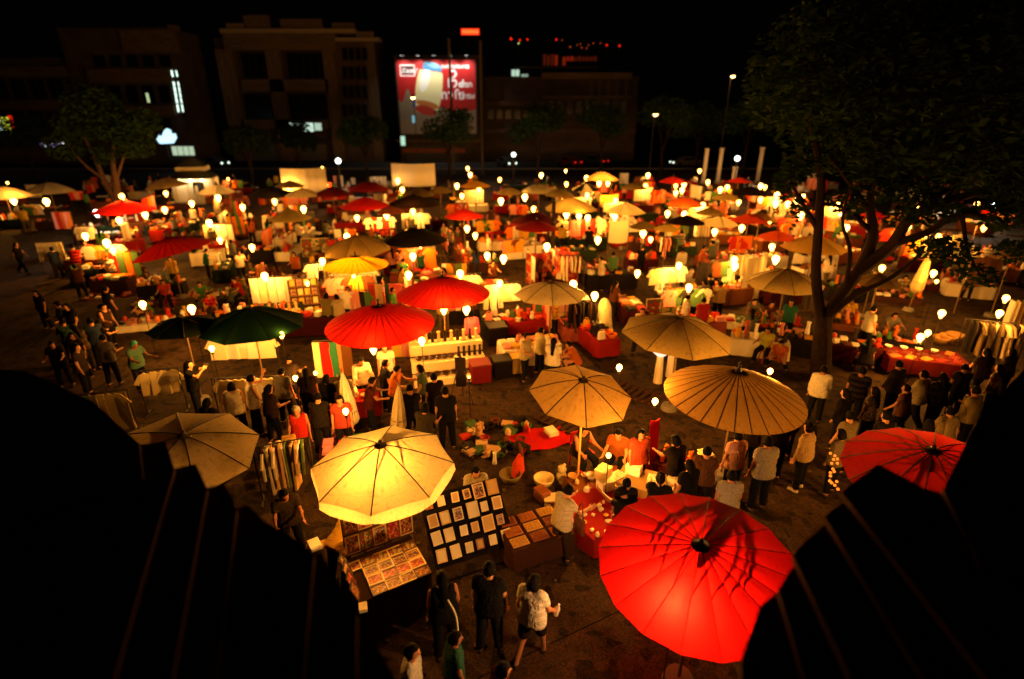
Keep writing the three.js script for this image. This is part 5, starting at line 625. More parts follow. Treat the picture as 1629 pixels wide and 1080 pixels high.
{ // trinket trays beside it, and the red cloth of shiny trinkets
  const p = at(850, 838, 0.55); table(V3(p.x, 0, p.z), 1.25, 0.9, 0.55, 0.4, '#3a2214', { label: 'brown table of trinket trays beside the black sloping display' }); const r = rng(8);
  for (let i = 0; i < 3; i++) for (let j = 0; j < 3; j++) { const q = local(p, 0.4, -0.42 + i * 0.4, -0.3 + j * 0.28, 0.551); good('necklace_tray', ['#8a4a20', '#a8642c', '#c89a4a'][(i + j) % 3], q, 0.4, 0.95, 'shallow tray of rings on the brown trinket table', 'trinket trays on the brown table'); }
  const q = at(965, 805, 0.4); table(V3(q.x, 0, q.z), 1.7, 1.25, 0.4, 0.55, '#8c1c16', { label: 'low table under orange red cloth strewn with shiny trinkets', skirt: 0.02 });
  for (let i = 0; i < 26; i++) good(pick(r, ['bowl', 'bowl', 'lacquer_box', 'jar']), pick(r, ['#e8d8a0', '#d0a040', '#c8c0b0', '#e2d6ba']), local(q, 0.55, (r() - 0.5) * 1.5, (r() - 0.2) * 0.75, 0.401), r() * 6, 0.32 + r() * 0.2, 'tiny shiny trinket on the orange red cloth', 'shiny trinkets on the orange red cloth');
  for (let i = 0; i < 3; i++) { const g = good('carton', ['#f0e6c8', '#e8d8b0', '#d8c490'][i], local(q, 0.55, 0.35 + (i % 2) * 0.32, -0.45 - (i > 1 ? 0.1 : 0), 0.401 + (i > 1 ? 0.24 : 0)), 0.5 + i * 0.2, 1.4, 'white carton on the low red trinket table', 'white cartons by the trinkets'); }
}
{ // counter with bright white boxes
  const p = at(1035, 765, 0.6); table(V3(p.x, 0, p.z), 1.35, 0.75, 0.6, -0.5, '#9a7c4c', { label: 'tan counter carrying bright white boxes near the low bulb', skirt: 0.05 });
  good('carton', '#f4eedc', local(p, -0.5, -0.4, -0.1, 0.601), -0.5, 1.35, 'large bright white box on the tan counter'); good('carton', '#e8dcc0', local(p, -0.5, 0.1, 0.1, 0.601), -0.4, 1.2, 'white open box beside the large bright box'); good('carton', '#d8c8a0', local(p, -0.5, 0.47, -0.12, 0.601), -0.6, 1.2, 'cream small box at the counter end');
  const s = at(1085, 735, 0.6); table(V3(s.x, 0, s.z), 1.1, 0.7, 0.6, -0.5, '#3a1010', { label: 'maroon table of red purses next to the tan counter' }); const r = rng(41); for (let i = 0; i < 8; i++) good(pick(r, ['handbag', 'lacquer_box', 'soft_toy']), pick(r, ['#b83020', '#d8701e', '#c84a30']), local(s, -0.5, -0.4 + (i % 4) * 0.27, -0.18 + Math.floor(i / 4) * 0.34, 0.601), r() * 3, 0.7, 'red leather trinket on the maroon table', 'red goods on the maroon table'); good('book_stack', '#e8dca0', local(s, -0.5, 0.45, -0.2, 0.78), 0.3, 1.2, 'yellowish booklets piled on the maroon table');
  hungSheet(1036, 668, 1049, 664, 1.45, 1.3, mat('#b01c14', 0.9), 'narrow red cloth hung below the bulb by the ribbed parasol', 'hanging_cloth', false);
}
{ // goods spread on the ground: bags, cups, a red cloth, slatted mats
  const c = at(862, 700, 0), r = rng(15), g = new THREE.BoxGeometry(1.5, 0.02, 0.9, 14, 1, 8), P = g.attributes.position; for (let i = 0; i < P.count; i++) { const x = P.getX(i), z = P.getZ(i); P.setY(i, P.getY(i) + 0.05 + 0.04 * Math.sin(x * 6 + z * 3) * Math.cos(z * 7)); P.setX(i, x + 0.08 * Math.sin(z * 6)); } g.computeVertexNormals();
  solo('ground_cloth', g, mat('#b01410', 0.95), 'crumpled red cloth spread on the paving', 'cloth', null, V3(c.x, 0, c.z), 0.35); good('book_stack', '#efe2b8', V3(c.x + 0.25, 0.11, c.z - 0.15), 0.4, 1.3, 'white papers on the crumpled red cloth');
  for (let i = 0; i < 42; i++) { const q = at(735 + r() * 110, 672 + r() * 58, 0); good(pick(r, ['handbag', 'bowl', 'soft_toy', 'jar', 'basket', 'folded_shirt']), pick(r, ['#26201c', '#26201c', '#b83020', '#c8a070', '#6a3c1e', '#4a6a3a', '#d8b88a']), q, r() * 6, 0.75 + r() * 0.4, undefined, undefined, 'spread on the paving'); }
  good('tall_vase', '#f0ead8', at(787, 738, 0), 0, 0.8, 'white bottle-shaped vase standing at the edge of the ground goods');
  for (const [X, Y, n, l] of [[900, 676, 7, 'dark slatted wooden mat lying beside the red cloth'], [1010, 626, 7, 'dark slatted wooden rack lying beyond the tilted tan parasol']]) { const p = at(X, Y, 0), t = thing('slatted_mat', l, 'mat', null, p, -0.72); for (let i = 0; i < n; i++) part(t, 'slat', rbox(0.12, 0.05, 0.8, 0.01, (i - n / 2) * 0.22, 0.065, 0), mat('#3a2614', 0.8)); for (const s of [-1, 1]) part(t, 'batten', box(n * 0.22, 0.04, 0.06, -0.1, 0.02, s * 0.3), mat('#5a3a1c', 0.8)); }
}
{ // hat and scarf goods by the bamboo pole
  const r = rng(18); for (const [X, Y, k, col, s, l] of [[824, 752, 'handbag', '#c8401c', 1.7, 'large orange red bag standing on the paving'], [812, 762, 'basket', '#8a7a50', 1.6, 'wide woven basket beside the orange red bag'], [865, 768, 'basket', '#d8c48a', 1.5, 'pale straw basket near the bamboo pole'], [893, 762, 'soft_toy', '#b8a878', 1.3, 'pale bundle next to the straw basket'], [922, 772, 'handbag', '#b83818', 1.4, 'red bag at the foot of the bamboo pole'], [880, 795, 'book_stack', '#f0e6c0', 1.5, 'white boards held near the walking shopper'], [862, 790, 'lacquer_box', '#8a4a1c', 2.0, 'brown wooden chest beside the straw basket']]) good(k, col, at(X, Y, 0.05).setY(0), r() * 3, s, l);
  const p = at(952, 764, 0.35); table(V3(p.x, 0, p.z), 1.3, 0.8, 0.35, 0.4, '#6a3c18', { label: 'low ochre table beneath the low bulb' });
  for (let i = 0; i < 14; i++) good(pick(r, ['bowl', 'jar', 'lacquer_box', 'basket']), pick(r, ['#d8b878', '#b88a4a', '#e2d6ba', '#8a4a20']), local(p, 0.4, (r() - 0.5) * 1.1, (r() - 0.5) * 0.6, 0.351), r() * 6, 0.5 + r() * 0.3, undefined, undefined, 'on the low table');
}
{ // tiered vase shelves
  const p = at(712, 572, 0.5), yaw = 0.26, t = thing('tiered_shelf', 'white cloth tiered shelf of dark vases behind the maroon box', 'shelf', null, V3(p.x, 0, p.z), yaw), w = 2.3, cm = mat('#d8c89c', 0.95);
  [[0.25, 0.55], [0.62, 0.1], [1.0, -0.35]].forEach(([h, z]) => { part(t, 'tier', rbox(w, 0.04, 0.46, 0.01, 0, h - 0.02, z), cm); part(t, 'cloth_front', box(w + 0.01, h > 0.3 ? 0.3 : 0.2, 0.012, 0, h - (h > 0.3 ? 0.17 : 0.12), z + 0.24), cm); }); for (const s of [-1, 1]) for (const [h, z] of [[0.23, 0.5], [0.6, 0.1], [0.98, -0.35]]) part(t, 'leg', box(0.05, h - 0.02, 0.05, s * (w / 2 - 0.06), (h - 0.02) / 2, z - 0.1), POLEM);
  for (let i = 0; i < 11; i++) good('tall_vase', i % 2 ? '#1c120c' : '#d8b070', local(p, yaw, -w / 2 + 0.15 + i * 0.2, -0.35, 1.001), i, 0.85, i % 2 ? 'dark slender vase on the top tier of the white shelf' : 'golden slender vase on the top tier of the white shelf', 'vases on the top tier');
  for (let i = 0; i < 6; i++) good('bowl', '#2a160c', local(p, yaw, -w / 2 + 0.25 + i * 0.2, 0.1, 0.621), i, 1.1, 'dark wooden bowl on the middle tier of the white shelf', 'bowls on the middle tier'); for (let i = 0; i < 5; i++) good('tall_vase', '#1c120c', local(p, yaw, 0.35 + i * 0.17, 0.1, 0.621), i, 0.8, 'dark slender vase on the middle tier of the white shelf', 'vases on the middle tier'); for (let i = 0; i < 8; i++) good('bowl', '#241408', local(p, yaw, -w / 2 + 0.2 + i * 0.27, 0.55, 0.251), i, 1.15, 'dark wooden bowl on the lowest tier of the white shelf', 'bowls on the lowest tier');
  const cube = (X, Y, s, c, l, yw = 0.26) => { const q = at(X, Y, 0), b = thing('cloth_box', l, 'box', null, q, yw); part(b, 'body', rbox(s, s * 0.95, s, 0.05, 0, s * 0.475, 0), mat(c, 0.8)); part(b, 'lid', rbox(s * 1.03, 0.06, s * 1.03, 0.025, 0, s * 0.97, 0), mat(c, 0.7)); };
  cube(764, 604, 0.62, '#6a1616', 'maroon cloth box standing before the vase shelves'); cube(798, 596, 0.6, '#15110f', 'black cloth box between the maroon and yellow boxes'); cube(816, 590, 0.56, '#d8b050', 'yellow cloth box with a pale lid beside the black box'); cube(790, 545, 0.7, '#1a1412', 'tall dark box behind the pink sweater');
  const m = at(752, 566, 0), f = thing('sweater_mannequin', 'headless mannequin in a pink sweater beside the dark box', 'mannequin', null, m, 0.2), fg = figure('stand', 'long', 'short', 'skirt', 1); part(f, 'sweater', fg.parts[0][1], mat('#b8566a', 0.95)); part(f, 'skirt', fg.parts[1][1], mat('#e0d4b4', 0.9)); part(f, 'stand', cyl(0.02, 0.03, 0.85, 8, 0, 0.42, 0), IRON); part(f, 'foot', cyl(0.16, 0.18, 0.03, 12, 0, 0.015, 0), IRON);
  const r = rng(23), q = at(842, 545, 0.65); table(V3(q.x, 0, q.z), 2.0, 0.9, 0.65, 0.3, '#d8ccb0', { label: 'cream covered table of folded goods beside the yellow box', skirt: 0.05 }); for (let i = 0; i < 14; i++) good(pick(r, ['folded_shirt', 'folded_shirt', 'handbag', 'bowl']), pick(r, ['#e2d6ba', '#f0ead8', '#b83020', '#d09a30', '#d88a7a']), local(q, 0.3, -0.85 + (i % 7) * 0.28, -0.22 + Math.floor(i / 7) * 0.42, 0.651), r() * 0.6, 0.9, undefined, undefined, 'on the cream table'); const q2 = at(838, 505, 0.6); table(V3(q2.x, 0, q2.z), 1.7, 0.8, 0.6, 0.3, '#8c1c16', { label: 'red covered table behind the cream table of folded goods' }); for (let i = 0; i < 12; i++) good(pick(r, ['folded_shirt', 'handbag', 'soft_toy']), pick(r, ['#b83020', '#d88a7a', '#e2d6ba', '#c84a30']), local(q2, 0.3, -0.7 + (i % 6) * 0.28, -0.2 + Math.floor(i / 6) * 0.38, 0.601), r() * 3, 0.9, undefined, undefined, 'on the red table');
}
{ // white shirts under the green parasol, rail in front, scarves
  const r = rng(31); let p = at(398, 612, 0); rackFull(p, 2.0, 1.62, 0.1, 5, ['shirt'], ['#f0ead8', '#e8dcb8'], r, true, 'clothes rail of bright white shirts under the dark green parasol', { label: 'bright white shirt hanging under the dark green parasol', group: 'white shirts under the dark green parasol' });
  p = at(405, 672, 0); rackFull(p, 1.7, 1.35, 0.1, 4, ['shirt'], ['#e8dcb8', '#d8c898'], r, true, 'lower clothes rail of cream shirts behind two shoppers', { label: 'cream shirt on the lower rail behind two shoppers', group: 'cream shirts on the lower rail' });
  p = at(462, 788, 0); rackFull(p, 1.1, 1.35, 0.35, 13, ['scarf', 'shirt', 'trousers'], ['#d8c898', '#b8925a', '#e2d6ba', '#5a6a3a', '#8a3a20', '#26201c', '#c8a070'], r, false, 'crowded clothes rail between the tan and the cream parasol', { at: 'on the crowded rail between two parasols', group: 'garments on the crowded rail' });
  p = at(268, 655, 0); rackFull(p, 1.0, 1.3, 0.3, 3, ['shirt'], ['#d8c48a'], r, true, 'clothes rail of tan shirts beside the camera holder', { label: 'tan shirt hanging beside the camera holder', group: 'tan shirts beside the camera holder' });
  p = at(180, 690, 0); rackFull(p, 1.2, 1.2, 0.3, 6, ['scarf', 'dress'], ['#8a7a50', '#4a6a5a', '#a8925a', '#6a5a3a'], r, true, 'dim clothes rail at the edge of the dark roof', { at: 'on the rail by the dark roof edge', group: 'scarves by the dark roof edge' });
  // striped scarves under the front red parasol
  p = at(537, 620, 0); rack(p, 1.0, 1.6, 0.1, 'clothes rail of bright striped scarves under the front red parasol'); ['#d8c898', '#c01c18', '#2a6a4a', '#d8784a', '#5a3a1c'].forEach((c, i) => garment('scarf', c, local(p, 0.1, -0.4 + i * 0.2, 0, 1.56), 0.1, i, { label: `${['cream', 'red', 'green', 'orange', 'brown'][i]} long scarf on the rail under the front red parasol` }));
  p = at(640, 585, 0); rack(p, 1.1, 1.55, 0.1, 'clothes rail of plain scarves beside the vase shelves'); ['#b83020', '#d8c04a', '#d8907a', '#e8dcb8'].forEach((c, i) => garment('scarf', c, local(p, 0.1, -0.38 + i * 0.25, 0, 1.51), 0.1, i, { label: `${['red', 'yellow', 'pink', 'cream'][i]} scarf on the rail beside the vase shelves` }));
  p = at(618, 512, 0); rack(p, 1.3, 1.6, 0.05, 'clothes rail of red and pink cloth between the two large red parasols'); ['#b83a30', '#d8c898', '#3a6a4a', '#d06a6a', '#c85a5a'].forEach((c, i) => garment('scarf', c, local(p, 0.05, -0.5 + i * 0.25, 0, 1.56), 0.05, i, { label: `${['red', 'cream', 'green', 'rose', 'coral'][i]} cloth on the rail between the large red parasols` }));
  // stall of cream shirts under the yellow parasol
  p = at(570, 486, 0); rackFull(p, 1.8, 1.7, 0.05, 6, ['shirt', 'dress'], ['#f0e6c0', '#e2d6ba', '#d8c060'], r, true, 'clothes rail of cream shirts under the yellow parasol', { at: 'on the rail under the yellow parasol', group: 'cream garments under the yellow parasol' }); p = at(528, 480, 0); rackFull(p, 1.1, 1.6, 0.4, 8, ['shirt', 'scarf'], ['#f0e6c0', '#e2d6ba', '#26201c', '#d8b878'], r, false, 'clothes rail seen end on beside the yellow parasol', { at: 'on the end-on rail beside the yellow parasol', group: 'edge-on garments by the yellow parasol' });
  // mannequin drape beside the toy stall
  const d = at(958, 535, 0), dm = thing('draped_mannequin', 'bright white draped mannequin beside the cream toy-stall parasol', 'mannequin', null, d), g = lathe([[0.02, 1.5], [0.12, 1.45], [0.25, 1.2], [0.28, 0.8], [0.34, 0.35], [0.36, 0.3]], 24), P = g.attributes.position; for (let i = 0; i < P.count; i++) { const a = Math.atan2(P.getZ(i), P.getX(i)), k = 1 + 0.06 * Math.sin(a * 9) * (1.5 - P.getY(i)); P.setX(i, P.getX(i) * k); P.setZ(i, P.getZ(i) * k); } g.computeVertexNormals(); part(dm, 'drape', g, fabric('#efe2b4', 0.2)); part(dm, 'stand', cyl(0.03, 0.03, 1.45, 8, 0, 0.72, 0), IRON); part(dm, 'foot', cyl(0.22, 0.25, 0.05, 12, 0, 0.025, 0), IRON);
  p = at(922, 540, 0); rackFull(p, 1.2, 1.5, 0.2, 8, ['trousers', 'dress'], ['#1c1612', '#3a2418', '#26201c', '#5a2a1a'], r, false, 'clothes rail of dark trousers beside the draped mannequin', { at: 'on the rail beside the draped mannequin', group: 'dark garments beside the mannequin' });
  p = at(880, 525, 0); rackFull(p, 1.7, 1.5, 0.1, 9, ['scarf', 'shirt'], ['#d8c898', '#4a6a4a', '#c8703a', '#26201c', '#d8a8a0'], r, true, 'clothes rail of small colourful goods under the toy-stall parasol', { at: 'on the rail under the toy-stall parasol', group: 'colourful cloths under the toy-stall parasol' });
  // long trousers rail on the right
  p = at(1563, 580, 0); rackFull(p, 1.7, 1.5, -0.35, 11, ['trousers', 'scarf', 'dress'], ['#c8b48a', '#5a4a34', '#8a744c', '#26201c', '#d8c898'], r, false, 'clothes rail of long trousers under the right-hand bulbs', { at: 'on the trousers rail under the right-hand bulbs', group: 'long garments on the right-hand rail' }); p = at(1612, 540, 0); rackFull(p, 1.2, 1.5, -0.35, 6, ['scarf', 'dress'], ['#d8c898', '#e2d6ba', '#8a6a3c'], r, false, 'clothes rail behind the trousers rail on the right');
  p = at(1470, 565, 0.6); table(V3(p.x, 0, p.z), 2.2, 1.1, 0.6, -0.3, '#5a1410', { label: 'red table of shiny necklaces under the low pair of bulbs' }); for (let i = 0; i < 15; i++) good(i < 4 ? 'bowl' : 'necklace_tray', i < 4 ? '#f0ead8' : pick(r, ['#8a2418', '#b8742c', '#6a2a1a', '#d09a30']), local(p, -0.3, -0.9 + (i % 5) * 0.43, -0.36 + Math.floor(i / 5) * 0.34, 0.601), r(), 0.95, i < 4 ? 'white bowl on the red necklace table' : 'tray of necklaces on the red table', i < 4 ? 'white bowls on the necklace table' : 'necklace trays on the red table'); p = at(1496, 545, 0); for (let i = 0; i < 3; i++) good('basket', '#c89a5a', V3(p.x + i * 0.35, 0, p.z - i * 0.15), 0, 1.8, 'woven straw basket behind the red necklace table', 'straw baskets behind the necklace table');
}
{ // card stall by the drab parasol: rack of cards, bottles, painted sign
  const r = rng(51), p = at(490, 505, 0), yaw = 0.3, t = thing('card_rack', 'wooden rack of yellow card sets left of the yellow parasol', 'rack', null, p, yaw); part(t, 'back', box(1.1, 1.5, 0.04, 0, 0.85, -0.05), mat('#3a2412', 0.9)); for (let j = 0; j < 4; j++) part(t, 'shelf', box(1.1, 0.03, 0.16, 0, 0.2 + j * 0.38, 0.05), POLEM); for (const s of [-1, 1]) part(t, 'side', box(0.03, 1.6, 0.2, s * 0.56, 0.8, 0), POLEM);
  for (let i = 0; i < 4; i++) for (let j = 0; j < 4; j++) frameGood(local(p, yaw, -0.4 + i * 0.265, 0.06, 0.22 + j * 0.38), 0.22, 0.28, yaw, -0.15, [mat('#e0b84a', 0.6), printMat[2], mat('#e8d08a', 0.6)][(i + j * 2) % 3], '#8a5a20', 'golden card set on the wooden rack', 'golden card sets on the wooden rack');
  const q = at(440, 498, 0.85); table(V3(q.x, 0, q.z), 1.6, 0.7, 0.85, 0.3, '#d8ccb0', { label: 'cream covered table lined with bottle-shaped lamps' }); for (let i = 0; i < 14; i++) good('tall_vase', ['#b83020', '#e2b060', '#d8c898', '#d06a20'][i % 4], local(q, 0.3, -0.7 + (i % 7) * 0.23, -0.1 - Math.floor(i / 7) * 0.18, 0.851), 0, 0.75, undefined, undefined, 'on the lamp table');
  const s = at(444, 508, 0.4), pic = thing('painted_sign', 'white painted board with green garlands on the lamp table front', 'sign', null, V3(s.x, 0, s.z + 0.1), 0.3); const cv = document.createElement('canvas'); cv.width = 256; cv.height = 160; const x = cv.getContext('2d'); x.fillStyle = '#efe6c8'; x.fillRect(0, 0, 256, 160); x.strokeStyle = '#4f7a3a'; x.lineWidth = 9; x.beginPath(); x.moveTo(20, 50); for (let i = 0; i < 6; i++) x.quadraticCurveTo(40 + i * 38, i % 2 ? 30 : 80, 58 + i * 36, 52); x.stroke(); x.fillStyle = '#c87a7a'; for (let i = 0; i < 5; i++) { x.beginPath(); x.arc(60 + i * 34, 110 + (i % 2) * 14, 13, 0, 7); x.fill(); } x.fillStyle = '#4f7a3a'; for (let i = 0; i < 9; i++) { x.beginPath(); x.ellipse(30 + i * 24, 138 - (i % 3) * 8, 10, 5, i, 0, 7); x.fill(); } const tx = new THREE.CanvasTexture(cv); tx.colorSpace = THREE.SRGBColorSpace;
  part(pic, 'board', rbox(1.05, 0.68, 0.03, 0.008, 0, 0.5, 0), mat('#e8dcb8', 0.8)); part(pic, 'painting', new THREE.PlaneGeometry(1.0, 0.63).translate(0, 0.5, 0.02), new THREE.MeshStandardMaterial({ map: tx, roughness: 0.8 })); part(pic, 'stand', box(0.8, 0.16, 0.05, 0, 0.08, -0.03), POLEM);
  // landscape painting and other pictures standing by the far rails
  frameGood(at(504, 408, 0.35), 1.5, 1.0, 0.1, -0.06, new THREE.MeshStandardMaterial({ map: texPrint[1], roughness: 0.6 }), '#d8c07a', 'large green landscape painting standing behind the drab parasol'); frameGood(at(1056, 508, 0.25), 1.5, 0.85, 0.15, -0.1, new THREE.MeshStandardMaterial({ map: texPrint[1], roughness: 0.6 }), '#e0cc90', 'wide colourful painting standing below a bulb'); frameGood(at(490, 365, 0.2), 1.1, 1.2, 0.1, -0.05, mat('#14100c', 0.6), '#2a2018', 'black square picture standing beside the pointed tan parasol'); for (const [X, Y, w, h] of [[472, 382, 0.9, 0.8], [640, 352, 0.8, 1.0], [700, 420, 0.9, 0.9]]) { const q2 = at(X, Y, 0), e = thing('easel', `wooden easel standing near the ${near(q2)}`, 'easel', null, q2); part(e, 'leg', bar(V3(-0.4, 0, 0.1), V3(0, 1.5, 0), 0.02), POLEM); part(e, 'leg', bar(V3(0.4, 0, 0.1), V3(0, 1.5, 0), 0.02), POLEM); part(e, 'leg', bar(V3(0, 0, -0.5), V3(0, 1.5, 0), 0.02), POLEM); part(e, 'ledge', box(0.7, 0.03, 0.08, 0, 0.5, 0.1), POLEM); }
}
{ // table with red cover and open book, white shirt vendor behind
  const p = at(562, 630, 0.75); table(V3(p.x, 0, p.z), 1.35, 0.75, 0.75, 0.22, '#8c1c16', { label: 'red covered table with a white book before the seated vendor', skirt: 0.4 }); good('book_stack', '#f4e8bc', local(p, 0.22, -0.05, -0.1, 0.751), 0.4, 1.6, 'large white open book on the red table'); good('bowl', '#d8b070', local(p, 0.22, 0.3, 0.1, 0.751), 0, 0.9, 'golden bowl beside the white open book'); good('folded_shirt', '#d88a9a', at(532, 690, 0).setY(0.0), 0.4, 1.5, 'pink folded cloth pile below the red table'); const q = at(560, 706, 0.4); table(V3(q.x, 0, q.z), 1.5, 0.7, 0.4, 0.3, '#3a1010', { label: 'low maroon table behind the glowing cream parasol' }); for (let i = 0; i < 8; i++) good('folded_shirt', ['#d88a9a', '#b83020', '#4a8a5a', '#e2d6ba'][i % 4], local(q, 0.3, -0.55 + (i % 4) * 0.36, -0.16 + Math.floor(i / 4) * 0.34, 0.401), 0.2, 0.85, undefined, undefined, 'on the low maroon table');
  const e = at(735, 640, 0), t = thing('display_stand', 'thin dark stand with a lamp arm beside the dark-clad man', 'stand', null, e); part(t, 'leg', bar(V3(-0.35, 0, 0.2), V3(0, 1.5, 0), 0.018), IRON); part(t, 'leg', bar(V3(0.35, 0, 0.2), V3(0, 1.5, 0), 0.018), IRON); part(t, 'leg', bar(V3(0, 0, -0.4), V3(0, 1.5, 0), 0.018), IRON); part(t, 'hung_cloth', box(0.3, 0.9, 0.03, 0, 1.0, 0.06), mat('#1a1210', 0.9));
}
